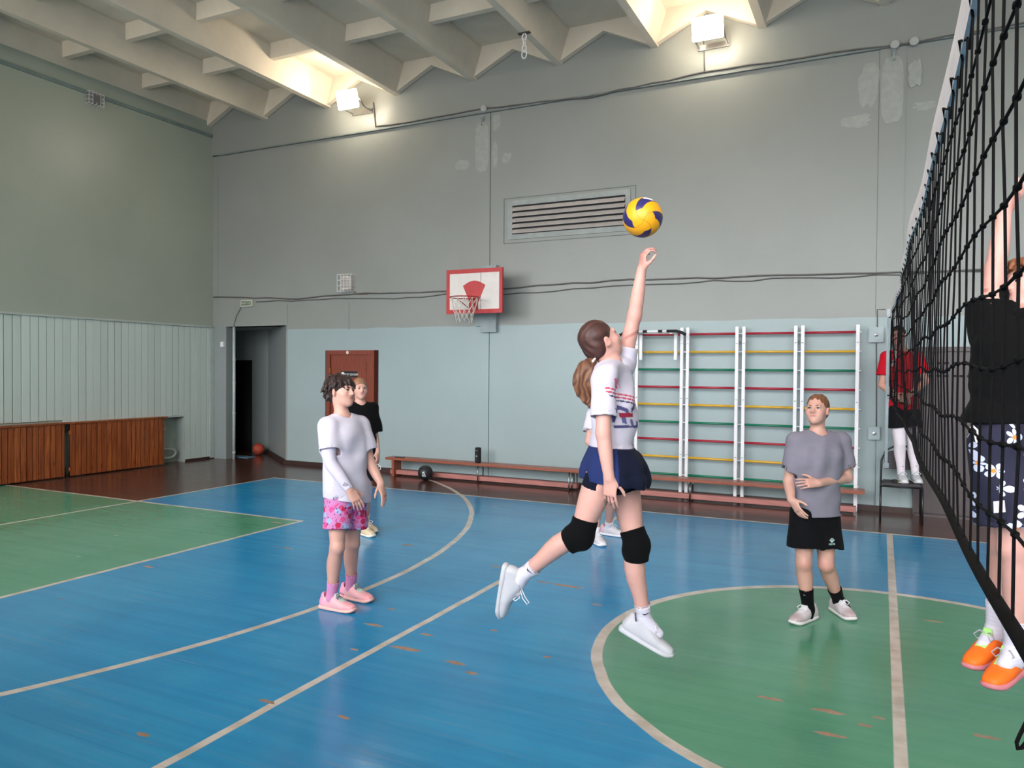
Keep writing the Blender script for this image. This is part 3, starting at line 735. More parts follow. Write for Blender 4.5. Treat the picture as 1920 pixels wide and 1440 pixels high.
for (u, v, nm, lb) in [(908, 204, 'cable_junction', 'small junction where the upper cable steps above the plaster patch'), (1678, 84, 'cable_junction', 'round white junction on the upper cable left of the net band'), (1714, 78, 'cable_junction', 'second white junction on the upper cable, close to the net band')]:
    p = W(u, v, YB - .05); o = thing(nm, p, 0, lb, 'junction box')
    a_ = MB().lathe([(0, 0), (.055, 0), (.055, .03), (.045, .04), (0, .04)], (0, 0, 0), 18).build('junction_body', mat('junction_grey', (168, 168, 166), .5), o); a_.rotation_euler = (PI / 2, 0, 0)
    a_ = MB().lathe([(0, .04), (.03, .04), (.03, .046), (0, .046)], (0, 0, 0), 14).build('junction_lid', mat('junction_grey', (168, 168, 166), .5), o); a_.rotation_euler = (PI / 2, 0, 0)
for (u, v, y, lb) in [(904, 228, YB - .03, 'small wall hook above the tall plaster patch'), (1676, 104, YB - .045, 'small wall hook below the junction left of the net band')]:
    p = W(u, v, y); o = thing('wall_hook', p, 0, lb, 'hook')
    MB().box(-.02, .02, 0, .02, .02, .09).build('hook_plate', M_BLUEM, o)
    MB().tube([(0, -.0, .06), (0, -.05, .03), (0, -.05, -.05), (0, -.03, -.07), (0, -.01, -.05)], .008).build('hook_wire', M_BLUEM, o, True)

# switch boxes by the net
for (u, v, w, h, lb) in [(1643, 628, .09, .10, 'pale blue switch box on the wall, the upper one beside the man in red'), (1639, 812, .07, .085, 'pale blue switch box on the wall, the lower one above the chair')]:
    p = W(u, v, YB - .015); o = thing('switch_box', p, 0, lb, 'switch box')
    MB().box(-w, w, -.05, 0, -h, h).build('box_body', mat('box_blue', (156, 171, 175), 0.45), o, bevel=.008)
    a_ = MB().lathe([(0, 0), (.025, 0), (.022, .025), (0, .03)], (0, 0, 0), 14).build('knob', M_STEEL, o); a_.rotation_euler = (PI / 2, 0, 0); a_.location = (0, -.05, 0)

# hook with chain links under a ceiling rib
hk = thing('ceiling_hook', (-4.565, 9.65, 6.53), 0, 'white chain links hanging from a ceiling rib', 'ceiling hook')
MB().box(-.09, .09, -.03, .03, -.015, 0.0).build('hook_plate', mat('iron_dark', (70, 62, 60), .6), hk)
def ring(z, r, ax): return MB().tube([((r * .6 * math.cos(w) if ax else 0), (0 if ax else r * .6 * math.cos(w)), z + r * math.sin(w)) for w in [2 * PI * k / 16 for k in range(16)]], .009, 6, True)
for k, (z, r, ax) in enumerate([(-.06, .05, 1), (-.14, .05, 0), (-.22, .05, 1), (-.30, .06, 1)]): ring(z, r, ax).build('chain_link', M_WMET, hk, True)

# chair under the man in red
M_TUBE = mat('black_tube', (24, 24, 28), 0.35); M_VINYL = mat('dark_vinyl', (48, 42, 46), 0.45, 0.1)
ch = thing('stacking_chair', (0.235, 10.42, 0), 0, 'black tubular chair that the man in red stands on', 'chair')
MB().box(-.215, .215, -.20, .19, .435, .468).build('seat', M_VINYL, ch, bevel=.014)
MB().prism([(-.19, .60), (.19, .60), (.19, .74), (.14, .82), (0, .85), (-.14, .82), (-.19, .74)], .195, .225).build('backrest', M_VINYL, ch)
for s_ in (-1, 1): MB().tube([(s_ * .225, -.20, 0), (s_ * .225, -.19, .43)], .0125, 10).build('leg', M_TUBE, ch, True)
MB().tube([(-.225, .24, 0), (-.225, .21, .45), (-.22, .215, .70), (-.17, .22, .83), (-.08, .22, .885), (0, .22, .895), (.08, .22, .885), (.17, .22, .83), (.22, .215, .70), (.225, .21, .45), (.225, .24, 0)], .0125, 10).build('back_frame', M_TUBE, ch, True)
MB().tube([(-.225, -.19, .43), (.225, -.19, .43), (.225, .21, .43), (-.225, .21, .43)], .011, 8, True).build('seat_frame', M_TUBE, ch, True)
tg_ = thing('small_gadget', (.235, 10.28, .468), 0, 'small black gadget with yellow dots on the chair seat between the shoes', 'gadget')
MB().box(-.07, .07, -.02, .02, 0, .03).lathe([(0, 0), (.03, 0), (.03, .045), (0, .045)], (-.07, 0, 0), 14).lathe([(0, 0), (.03, 0), (.03, .045), (0, .045)], (.07, 0, 0), 14).build('gadget_body', M_TUBE, tg_, bevel=.004)
MB().box(-.03, -.01, -.024, -.02, .01, .025).box(.02, .035, -.024, -.02, .01, .025).build('yellow_mark', mat('gadget_yellow', (220, 200, 70), .5), tg_)

# ------------------------------------------------------------------ volleyball net
ZT, ZB_, YN0, YN1 = 2.46, 1.515, -0.35, 9.9
def NX(y): return 0.136 - 0.0042 * y
net = thing('volleyball_net', (NX(5), 5.0, 0), 0, 'black volleyball net with white top band stretched across the court', 'volleyball net')
NO = (NX(5), 5.0, 0.0)
M_CORD = mat('net_black_cord', (13, 12, 14), 0.85, 0.25, 90, spec=0.12); M_BAND = mat('net_band_white', (224, 216, 218), 0.7, 0.06, 30, 0.2, 40)
def NP(y, z, j=0.0):
    sag = 0.006 * math.sin(y * 2.3) + 0.004 * math.sin(y * 5.1 + z * 3)
    far = min(1.0, y / 6.0) if y > 0 else 0.0
    dx = (0.0022 + .006 * far) * math.sin(y * 1.7 + z * 4) + (.0012 + 0.005 * far) * math.sin(y * 4.3 - z * 5)
    return np.array([NX(y) + dx + random.uniform(-j, j) * .4, y + random.uniform(-j, j), z + sag * (ZT - z)]) - np.array(NO)
bm_ = MB(); yy = np.arange(YN0, YN1 + .01, 0.1)
prof = lambda y: [NP(y, ZT) + np.array([dx, 0, dz]) for dx, dz in ((-.006, .05), (.006, .05), (.009, 0), (.006, -.05), (-.006, -.05), (-.009, 0))]
vs_ = [q for y in yy for q in prof(y)]
fs_ = [(i * 6 + k, i * 6 + (k + 1) % 6, (i + 1) * 6 + (k + 1) % 6, (i + 1) * 6 + k) for i in range(len(yy) - 1) for k in range(6)] + [tuple(range(5, -1, -1)), tuple((len(yy) - 1) * 6 + k for k in range(6))]
bm_.add(vs_, fs_); bm_.build('top_band', M_BAND, net)
lc = MB()   # lacing that loops over the band
pts = []
y = YN0
while y < YN1:
    pts += [NP(y, ZT - .036) + np.array([-.010, 0, .0]), NP(y + .05, ZT - .055), NP(y + .10, ZT - .09), NP(y + .15, ZT - .055)]; y += .2
lc.tube(pts, .0026, 5).build('lacing', M_CORD, net)
rows = [ZT - .05 - .0995 * k for k in range(10)]
bc = MB().tube([NP(y, ZB_) for y in yy], .0085, 8).build('bottom_cord', M_CORD, net, True)
ys = np.arange(YN0 + .05, YN1 - .02, .1)
for y in ys:
    j = 0.004 if y < 7 else 0.007
    p = [NP(y, ZT - .048)]
    for z in rows[1:9]: p.append(NP(y, z, j))
    p.append(NP(y, ZB_))
    MB().tube(p, .0020, 5).build('vertical_cord', M_CORD, net)
for z in rows[1:9]:
    P_ = []; R_ = []
    for y in ys:
        for q, rr in ((-.009, .0021), (-.004, .0047), (.004, .0047), (.009, .0021)):
            P_.append(NP(y + q, z + 0.006 * math.sin(y * 9 + z * 7))); R_.append(rr)
    MB().tube(P_, R_, 6).build('horizontal_cord', M_CORD, net)
MB().box(NX(YN1) - NO[0] - .008, NX(YN1) - NO[0] + .008, YN1 - NO[1] - .02, YN1 - NO[1] + .03, ZB_ - .01, ZT + .02).build('side_band', M_CORD, net)
# tensioning rail on the wall with ropes
rl = thing('net_rail', (NX(10.2) - 0.03, 10.0, 0), 0, 'thin grey upright rail and hooks that hold the far end of the net', 'net rail')
MB().box(-.016, .016, -.02, .02, .72, 2.56).build('rail_post', mat('rail_grey', (120, 130, 134), .4, metal=.6), rl)
for z in (2.53, 1.0): MB().tube([(0, 0, z), (.0, .88, z + .03)], .008).build('wall_stay', mat('rail_grey', (120, 130, 134), .4, metal=.6), rl)
MB().box(-.03, .03, -.03, .03, .68, .74).build('foot_block', mat('rail_grey', (120, 130, 134), .4, metal=.6), rl)
for z in (2.46, 1.54): MB().tube([(.02, -.08, z), (0, 0, z)], .006).build('rope_tie', M_CORD, rl)
# loose end of cord near the camera
bpy.data.objects['bottom_cord'].parent = net
lp = MB().tube([at(1925, 1352, 1.5), at(1912, 1378, 1.5), at(1906, 1392, 1.5), at(1908, 1404, 1.5), at(1916, 1402, 1.5), at(1924, 1392, 1.5), at(1935, 1340, 1.5), at(1940, 1260, 1.5)], .004, 6)
lp.v = [tuple(np.array(q) - np.array(NO)) for q in lp.v]
lp.build('loose_cord', M_CORD, net)

# volleyball in the air
def volleyball_mat():
    t = NT('volleyball_panels'); P = t.pos()
    x, y, z = t.sep(P)
    n = t.n('ShaderNodeAttribute', attribute_name='Col'); t.color(n.outputs['Color']); t.rough(0.42); t.bump(t.noise(P, 260, 2), 0.15, 0.001)
    return t.m
vb_c = at(1205, 408, 4.02); VR = 0.105
vb = thing('volleyball', (vb_c[0], vb_c[1], vb_c[2] - VR), 0, 'yellow and blue volleyball in the air above the raised hand', 'ball')
me = uv_sphere(VR, 192, 128)
co = np.empty(len(me.vertices) * 3); me.vertices.foreach_get('co', co); co = co.reshape(-1, 3); nrm = co / VR
vd = -cdir(*( np.array([1205 - CX, 408 - CY, F_PX]) )); ax_r = cdir(1, 0, 0); ax_r = ax_r - vd * (ax_r @ vd); ax_r /= np.linalg.norm(ax_r); ax_u = np.cross(vd, ax_r)
vd2 = vd * .985 + ax_r * .06 - ax_u * .12; vd2 /= np.linalg.norm(vd2); ar = ax_r - vd2 * (ax_r @ vd2); ar /= np.linalg.norm(ar); au = np.cross(vd2, ar)
th = np.arccos(np.clip(nrm @ vd2, -1, 1)); ph = np.arctan2(nrm @ au, nrm @ ar)
fr_ = np.mod((ph + 0.85 * th + 0.30) / (2 * PI) * 4, 1.0)
blade = (fr_ > 0.62 - 0.06 * th) & (th > 0.60) & (th < 2.3)
ye, bl, wh = s2l((232, 162, 20)), s2l((42, 38, 96)), s2l((220, 214, 214))
cols = np.tile(np.array(ye), (len(co), 1)); cols[blade] = bl
cols[(fr_ > .62) & (th > 1.28) & (ph > .6) & (ph < 1.6)] = wh
at_ = me.attributes.new('Col', 'FLOAT_COLOR', 'POINT'); at_.data.foreach_set('color', cols.astype(np.float32).ravel())
o = link_obj('ball_shell', me, volleyball_mat(), vb, True); o.location = (0, 0, VR)
sm = MB()
for k in range(4):
    for off in (0.0,):
        P_ = []
        for q in range(20):
            t_ = 0.0 + 1.5 * q / 19; a_ = -0.85 * t_ - 0.30 + (k + off) * PI / 2
            d_ = vd2 * math.cos(t_) + (ar * math.cos(a_) + au * math.sin(a_)) * math.sin(t_); P_.append(d_ * (VR - .0006) + np.array([0, 0, VR]))
        sm.tube(P_, .0013, 5)
sm.build('panel_seam', mat('seam_ochre', (150, 98, 14), .6), vb)

# ------------------------------------------------------------------ figures: signed-distance surfaces turned into meshes
def nv(a): a = np.array(a, float); return a / (np.linalg.norm(a) + 1e-12)
def spline(P, m):
    """chord-length Hermite resampling (no overshoot on uneven stations)"""
    P = np.array(P, float); n = len(P)
    if n < 3 or m < 2: return P
    hs = np.maximum(np.linalg.norm(np.diff(P[:, :3], axis=0), axis=1), 1e-6); D = np.diff(P, axis=0) / hs[:, None]
    T = np.empty_like(P); T[0] = D[0]; T[-1] = D[-1]
    for i in range(1, n - 1): T[i] = (D[i - 1] * hs[i] + D[i] * hs[i - 1]) / (hs[i] + hs[i - 1])
    out = []
    for i in range(n - 1):
        for k in range(m):
            t = k / m; t2, t3 = t * t, t ** 3
            out.append((2 * t3 - 3 * t2 + 1) * P[i] + (t3 - 2 * t2 + t) * hs[i] * T[i] + (-2 * t3 + 3 * t2) * P[i + 1] + (t3 - t2) * hs[i] * T[i + 1])
    out.append(P[-1]); return np.array(out)

f4 = np.float32
class SDF:
    def __init__(s): s.ops = []; s.lo = np.full(3, 1e9); s.hi = np.full(3, -1e9)
    def _grow(s, lo, hi): s.lo = np.minimum(s.lo, lo); s.hi = np.maximum(s.hi, hi)
    def _add(s, fn, lo, hi, k, op):
        s.ops.append((op, fn, np.array(lo), np.array(hi), k))
        if op == 'u': s._grow(lo, hi)
    def loft(s, pts, ws, ds=None, L=None, k=.02, op='u', flat=(0, 0), m=3, p=2.0):
        ws = np.array(ws, float); ds = ws if ds is None else np.array(ds, float)
        Q = spline(np.column_stack([np.array(pts, float), ws, ds]), m)
        P, w, d = Q[:, :3], Q[:, 3], Q[:, 4]
        Lr = np.array([0.31, 0.95, 0.07]) if L is None else np.array(L, float)
        circ = L is None
        segs = []
        for i in range(len(P) - 1):
            a, b = P[i], P[i + 1]; ab = b - a; T = nv(ab); Li = nv(Lr - T * (Lr @ T)); Fi = np.cross(T, Li)
            segs.append((a.astype(f4), ab.astype(f4), f4(ab @ ab), T.astype(f4), Li.astype(f4), Fi.astype(f4), f4(w[i]), f4(w[i + 1] - w[i]), f4(d[i]), f4(d[i + 1] - d[i])))
        pe = ((P[0].astype(f4), nv(P[1] - P[0]).astype(f4)), (P[-1].astype(f4), nv(P[-1] - P[-2]).astype(f4)))
        def fn(X):
            best = None
            for a, ab, l2, T, Li, Fi, w0, dw, d0, dd_ in segs:
                q = X - a; t = q @ ab; t /= l2; np.clip(t, 0, 1, out=t)
                ww = w0 + dw * t; q -= t[:, None] * ab
                if circ:
                    v = np.sqrt(np.einsum('ij,ij->i', q, q)) - ww
                else:
                    dd = d0 + dd_ * t; mn = np.minimum(ww, dd)
                    xx = (q @ Li) / ww; yy_ = (q @ Fi) / dd; zz = (q @ T) / mn
                    if p == 2: r = xx * xx + yy_ * yy_
                    else: r = (np.abs(xx) ** f4(p) + np.abs(yy_) ** f4(p)) ** f4(2 / p)
                    v = (np.sqrt(r + zz * zz) - 1) * mn
                best = v if best is None else np.minimum(best, v)
            if flat[0]: best = np.maximum(best, (pe[0][0] - X) @ pe[0][1])
            if flat[1]: best = np.maximum(best, (X - pe[1][0]) @ pe[1][1])
            return best
        R = max(w.max(), d.max()); s._add(fn, P.min(0) - R, P.max(0) + R, k, op); return s
    def cone(s, a, b, ra, rb, k=.02, op='u'): return s.loft([a, b], [ra, rb], k=k, op=op)
    def ell(s, c, r, A=None, k=.02, op='u'):
        c = np.array(c, float); r = np.array(r, float); A = np.eye(3) if A is None else np.array(A, float); c4, r4, A4 = c.astype(f4), r.astype(f4), A.T.astype(f4)
        def fn(X):
            q = ((X - c4) @ A4) / r4; n = np.sqrt(np.einsum('ij,ij->i', q, q)); q /= r4; g = np.sqrt(np.einsum('ij,ij->i', q, q)) + f4(1e-6)
            return n * (n - 1) / g
        R = r.max(); s._add(fn, c - R, c + R, k, op); return s
    def plane(s, p, n): # keep the side opposite to n
        p = np.array(p, float); n = nv(n); s.ops.append(('i', lambda X: (X - p) @ n, None, None, 0)); return s
    def disp(s, fn): s.ops.append(('d', fn, None, None, 0)); return s
    def ev(s, X):
        X = X.astype(f4); d = np.full(len(X), .25, f4); xs_, ys_, zs_ = X[:, 0].copy(), X[:, 1].copy(), X[:, 2].copy()
        for op, fn, lo, hi, k in s.ops:
            if op in 'us':
                mrg = .03 + k; L_, H_ = (lo - mrg).astype(f4), (hi + mrg).astype(f4)
                m = (zs_ > L_[2]); m &= zs_ < H_[2]; m &= xs_ > L_[0]; m &= xs_ < H_[0]; m &= ys_ > L_[1]; m &= ys_ < H_[1]
                m = np.flatnonzero(m)
                if len(m) == 0: continue
                v = fn(X[m]); a = d[m]
                if op == 'u':
                    h = np.clip(.5 + .5 * (a - v) / k, 0, 1); d[m] = a + (v - a) * h - k * h * (1 - h)
                else:
                    v = -v; h = np.clip(.5 - .5 * (a - v) / k, 0, 1); d[m] = a + (v - a) * h + k * h * (1 - h)
            elif op == 'i': d = np.maximum(d, fn(X))
            else:
                m = np.abs(d) < .06; d[m] += fn(X[m])
        return d
    def mesh(s, h):
        B = 5; lo = s.lo - 3 * h; n = (np.ceil((s.hi + 3 * h - lo) / (h * B)).astype(int))
        bc = np.stack(np.meshgrid(*[(np.arange(k) + .5) * B for k in n], indexing='ij'), -1).reshape(-1, 3)
        dc = s.ev(lo + bc * h)
        N = n * B
        V = np.repeat(np.repeat(np.repeat(dc.reshape(n), B, 0), B, 1), B, 2).astype(np.float32)
        act = np.nonzero(np.abs(dc) < B * h * 1.0 + .005)[0]
        loc = np.stack(np.meshgrid(*[np.arange(B)] * 3, indexing='ij'), -1).reshape(-1, 3)
        bi = np.stack(np.unravel_index(act, n), -1) * B
        idx = (bi[:, None, :] + loc[None]).reshape(-1, 3)
        for c0 in range(0, len(idx), 250000):
            I = idx[c0:c0 + 250000]; V[I[:, 0], I[:, 1], I[:, 2]] = s.ev(lo + I * h)
        S = V < 0
        cnt = np.zeros(N - 1, np.int8)
        for a in (0, 1):
            for b in (0, 1):
                for c in (0, 1): cnt += S[a:N[0] - 1 + a, b:N[1] - 1 + b, c:N[2] - 1 + c]
        cell = np.argwhere((cnt > 0) & (cnt < 8)); 
        cid = np.full(N - 1, -1, np.int32); cid[cell[:, 0], cell[:, 1], cell[:, 2]] = np.arange(len(cell))
        acc = np.zeros((len(cell), 3)); num = np.zeros(len(cell))
        cor = [np.array((a, b, c)) for a in (0, 1) for b in (0, 1) for c in (0, 1)]
        for i in range(8):
            for j in range(i + 1, 8):
                if abs(cor[i] - cor[j]).sum() != 1: continue
                pi, pj = cell + cor[i], cell + cor[j]
                vi = V[pi[:, 0], pi[:, 1], pi[:, 2]]; vj = V[pj[:, 0], pj[:, 1], pj[:, 2]]
                m = (vi < 0) != (vj < 0); t = np.where(m, vi / (vi - vj + 1e-12), 0)
                acc += np.where(m[:, None], cor[i] + t[:, None] * (cor[j] - cor[i]), 0); num += m
        vert = lo + (cell + acc / num[:, None]) * h
        quads = []
        for ax in range(3):
            b, c = (ax + 1) % 3, (ax + 2) % 3
            sl0 = [slice(None)] * 3; sl1 = [slice(None)] * 3; sl0[ax] = slice(0, N[ax] - 1); sl1[ax] = slice(1, N[ax])
            s0, s1 = S[tuple(sl0)], S[tuple(sl1)]
            e = np.argwhere(s0 != s1); e = e[(e[:, b] > 0) & (e[:, c] > 0) & (e[:, b] < N[b] - 1) & (e[:, c] < N[c] - 1)]
            fl = s0[e[:, 0], e[:, 1], e[:, 2]]
            def cc(db, dc_):
                q = e.copy(); q[:, b] -= db; q[:, c] -= dc_; return cid[q[:, 0], q[:, 1], q[:, 2]]
            Q = np.stack([cc(1, 1), cc(0, 1), cc(0, 0), cc(1, 0)], 1)
            Q[~fl] = Q[~fl][:, ::-1]; quads.append(Q)
        quads = np.concatenate(quads); quads = quads[(quads >= 0).all(1)]
        # one light smoothing pass
        for _ in range(2):
            sm_ = np.zeros_like(vert); ct = np.zeros(len(vert))
            for a in range(4):
                i, j = quads[:, a], quads[:, (a + 1) % 4]
                for ax in range(3): sm_[:, ax] += np.bincount(i, vert[j, ax], len(vert)) + np.bincount(j, vert[i, ax], len(vert))
                ct += np.bincount(i, minlength=len(vert)) + np.bincount(j, minlength=len(vert))
            vert = vert * .5 + .5 * sm_ / np.maximum(ct, 1)[:, None]
        return vert, quads

def np_mesh(name, vert, quads, cols=None):
    me = bpy.data.meshes.new(name); n, q = len(vert), len(quads)
    me.vertices.add(n); me.vertices.foreach_set('co', vert.astype(np.float32).ravel())
    me.loops.add(q * 4); me.loops.foreach_set('vertex_index', quads.astype(np.int32).ravel())
    me.polygons.add(q); me.polygons.foreach_set('loop_start', np.arange(0, q * 4, 4, dtype=np.int32))
    me.update(calc_edges=True); me.validate()
    me.polygons.foreach_set('use_smooth', [True] * len(me.polygons))
    if cols is not None:
        a = me.attributes.new('Col', 'FLOAT_COLOR', 'POINT'); a.data.foreach_set('color', np.column_stack([cols, np.ones(n)]).astype(np.float32).ravel())
    return me
def vcol_mat(name, rough=.5, bump=.0, bscale=200, sss=0.0, stretch=(1, 1, 1), spec=.4, sheen=0.0):
    if name in MATS: return MATS[name]
    t = NT(name); P = t.mapv(t.pos(), stretch); a = t.n('ShaderNodeAttribute', attribute_name='Col')
    nz = t.noise(P, 25, 3)
    hs = t.n('ShaderNodeHueSaturation'); t.link(a.outputs['Color'], hs.inputs['Color']); t.link(t.math('ADD', .94, t.math('MULTIPLY', nz, .12)), hs.inputs['Value'])
    t.color(hs.outputs['Color']); t.rough(rough); t.b.inputs['Specular IOR Level'].default_value = spec
    if sss:
        t.b.inputs['Subsurface Weight'].default_value = sss; t.b.inputs['Subsurface Radius'].default_value = (1, .35, .2); t.b.inputs['Subsurface Scale'].default_value = .008
    if sheen: t.b.inputs['Sheen Weight'].default_value = sheen
    if bump: t.bump(t.noise(P, bscale, 2), bump, .002)
    MATS[name] = t.m; return t.m
M_SKIN = vcol_mat('skin', .48, .06, 180, .12)
M_CLOTH = vcol_mat('cloth', .92, .18, 420, sheen=.02, spec=.12)
M_HAIR = vcol_mat('hair', .50, .6, 60, spec=.35)
M_RUBBER = vcol_mat('shoe_upper', .55, .2, 260)
def lin(rgb): return np.array(s2l(rgb)[:3])
def sdf_obj(name, S, h, m, parent, colf):
    v, q = S.mesh(h); c = colf(v) if callable(colf) else np.tile(colf, (len(v), 1))
    org = np.array(parent['_org']) if '_org' in parent else np.zeros(3)
    me = np_mesh(name, v - org, q, c); return link_obj(name, me, m, parent)
def lnoise(X, f, seed=0):
    r = np.random.default_rng(seed); o = np.zeros(len(X))
    for i in range(5):
        d = nv(r.normal(size=3)) * f * (1 + .5 * i); o += np.sin(X @ d * 2 * PI + r.uniform(0, 6.28)) / (1 + .5 * i)
    return o / 3.0

class Frame:
    """head or foot frame: origin plus right, forward, up axes"""
    def __init__(s, o, f, u, sc=1.0):
        s.o = np.array(o, float); s.f = nv(f); u = np.array(u, float); s.u = nv(u - s.f * (u @ s.f)); s.r = np.cross(s.f, s.u); s.s = sc
        s.A = np.stack([s.r, s.f, s.u])
    def p(s, x, y, z): return s.o + s.s * (s.r * x + s.f * y + s.u * z)
    def loc(s, X): return ((X - s.o) @ s.A.T) / s.s

def head_sdf(S, H, neck):
    e = lambda c, r, k=.02, op='u', A=None: S.ell(H.p(*c), np.array(r) * H.s, H.A if A is None else A, k * H.s, op)
    e((0, -.012, .035), (.073, .094, .083), .02)                 # cranium
    e((0, .030, -.030), (.062, .066, .078), .03)                 # face
    e((0, .045, -.068), (.046, .048, .044), .03)                 # jaw
    e((0, .076, -.096), (.018, .016, .015), .025)                # chin
    for s_ in (-1, 1):
        e((s_ * .040, .060, -.026), (.022, .024, .022), .025)    # cheek
        e((s_ * .028, .078, .026), (.024, .014, .009), .016)     # brow
        e((s_ * .030, .098, .004), (.017, .014, .0105), .012, 's')  # socket
        e((s_ * .0305, .083, .012), (.016, .011, .0045), .006)   # upper lid
        e((s_ * .0305, .082, -.006), (.015, .010, .004), .008)   # lower lid
        e((s_ * .0125, .098, -.028), (.009, .010, .008), .010)   # nostril wing
        A = Frame(H.o, H.f * .95 + H.r * s_ * .35, H.u + H.f * -.15).A
        e((s_ * .078, -.008, -.008), (.010, .019, .031), .008, A=A)
        e((s_ * .088, -.002, -.004), (.006, .010, .017), .006, 's', A=A)
    S.loft([H.p(0, .088, .022), H.p(0, .101, -.006), H.p(0, .112, -.024)], np.array([.0075, .009, .0115]) * H.s, k=.014 * H.s)
    e((0, .093, -.049), (.022, .009, .0055), .006); e((0, .091, -.060), (.019, .009, .0065), .006)
    e((0, .104, -.0545), (.021, .008, .0016), .003, 's')
    S.loft([H.p(0, -.025, -.04), (H.p(0, -.02, -.09) + neck) / 2, neck], np.array([.058, .052, .060]) * H.s, k=.025)

def skin_col(H, base, extra=()):
    base = lin(base)
    def f(X):
        c = np.tile(base, (len(X), 1)); q = H.loc(X)
        lip = np.exp(-((q[:, 0] / .021) ** 4 + ((q[:, 2] + .0545) / .0095) ** 4)) * (q[:, 1] > .075)
        c = c * (1 - lip[:, None] * .75) + lin((158, 84, 84)) * lip[:, None] * .75
        ck = np.exp(-(((np.abs(q[:, 0]) - .042) / .02) ** 2 + ((q[:, 2] + .03) / .02) ** 2)) * (q[:, 1] > .03) * .25
        ns = np.exp(-((q[:, 0] / .014) ** 2 + ((q[:, 2] + .025) / .014) ** 2)) * (q[:, 1] > .09) * .25
        er = np.exp(-(((np.abs(q[:, 0]) - .082) / .012) ** 2 + ((q[:, 2] + .008) / .03) ** 2)) * (np.abs(q[:, 1]) < .03) * .3
        for m in (ck, ns, er): c = c * (1 - m[:, None]) + lin((188, 112, 104)) * m[:, None]
        for p, r, a in extra:
            m = np.exp(-((X - np.array(p)) ** 2).sum(1) / r ** 2) * a; c = c * (1 - m[:, None]) + lin((178, 104, 98)) * m[:, None]
        return c
    return f
def face_parts(H, root, iris=(70, 62, 56), brow=(70, 50, 40)):
    org = np.array(root['_org'])
    for s_ in (-1, 1):
        me = uv_sphere(.0132 * H.s, 20, 14); n = len(me.vertices); co = np.empty(n * 3); me.vertices.foreach_get('co', co); co = co.reshape(-1, 3)
        g = nv(H.f + H.u * .05); d = (co / (.0132 * H.s)) @ g
        c = np.tile(lin((190, 182, 180)), (n, 1)); c[d > .80] = lin(iris); c[d > .945] = lin((16, 14, 14))
        a = me.attributes.new('Col', 'FLOAT_COLOR', 'POINT'); a.data.foreach_set('color', np.column_stack([c, np.ones(n)]).astype(np.float32).ravel())
        o = link_obj('eye', me, vcol_mat('eyeball', .15), root, True); o.location = H.p(s_ * .0305, .0778, .004) - org
        MB().tube([H.p(s_ * x, y, z) - org for x, y, z in ((.014, .0935, .019), (.024, .0935, .0245), (.036, .087, .026), (.047, .076, .020))], [.0030 * H.s, .0046 * H.s, .0042 * H.s, .0020 * H.s], 6).build('eyebrow', mat('brow_%d' % brow[0], brow, .8), root, True)
        MB().tube([H.p(s_ * x, y, z) - org for x, y, z in ((.017, .0895, .008), (.027, .0935, .0125), (.036, .0905, .0115), (.044, .082, .005))], .0021 * H.s, 5).build('eyelash_line', mat('lash', (44, 32, 30), .8), root, True)

def hand_sdf(S, wr, d, n, side, curl=(.5, .5, .5, .5), thumb=.35, sc=1.0, spread=.06):
    """wr wrist, d pointing along the fingers, n out of the palm, side towards the thumb"""
    d = nv(d); n = nv(np.array(n) - d * (np.array(n) @ d)); t = np.cross(d, n); t = t if t @ np.array(side) > 0 else -t
    P = lambda a, b, c: wr + sc * (d * a + t * b + n * c)
    S.loft([P(-.02, 0, 0), P(.02, .0, 0), P(.06, .003, .002), P(.09, .0, .0)], np.array([.026, .033, .041, .038]) * sc, np.array([.021, .018, .015, .011]) * sc, t, k=.012)
    S.ell(P(.03, .026, .010), np.array([.03, .016, .014]) * sc, np.stack([d, t, n]), .012)
    ln = ((.042, .026, .021), (.046, .029, .022), (.043, .027, .021), (.034, .021, .019))
    for i in range(4):
        b = .030 - i * .0195; base = P(.086 - abs(i - 1.2) * .004, b, 0); ang = 0.0; p = base; sp = (1.3 - i) * spread
        ds_ = nv(d + t * sp); rad = (.0088, .0092, .0086, .0076)[i] * sc
        for q in range(3):
            ang += curl[i] * (0.75, 1.05, .7)[q]
            v = ds_ * math.cos(ang) + n * math.sin(ang); e_ = p + v * ln[i][q] * sc
            S.cone(p, e_, rad * (1 - .07 * q), rad * (1 - .07 * (q + 1)), k=.0035); p = e_
    p = P(.022, .030, .008); a0 = thumb
    for q, (l, r) in enumerate(((.040, .0115), (.031, .0100), (.024, .0088))):
        v = nv(d * (.75 + .25 * q) + t * (.75 - .22 * q) * (1 - .3 * a0) + n * (.25 + a0 * (.3 + .3 * q))); e_ = p + v * l * sc
        S.cone(p, e_, r * sc, r * .92 * sc, k=.006); p = e_

def limb_arm(S, sh, el, wr, g=1.0):
    S.loft([sh, sh * .6 + el * .4, el], np.array([.050, .045, .037]) * g, k=.03)
    m = el * .65 + wr * .35
    S.loft([el, m, wr], np.array([.038, .0385, .026]) * g, k=.02)
def limb_leg(S, hip, kn, an, back, g=1.0):
    S.loft([hip, hip * .55 + kn * .45, hip * .12 + kn * .88, kn], np.array([.085, .074, .055, .052]) * g, k=.03)
    b = nv(back)
    S.loft([kn, kn * .67 + an * .33 + b * .016 * g, kn * .3 + an * .7 + b * .006, an], np.array([.050, .055, .040, .036]) * g, k=.025)
    S.ell(kn - b * .022 * g, np.array([.034, .034, .036]) * g, k=.025)

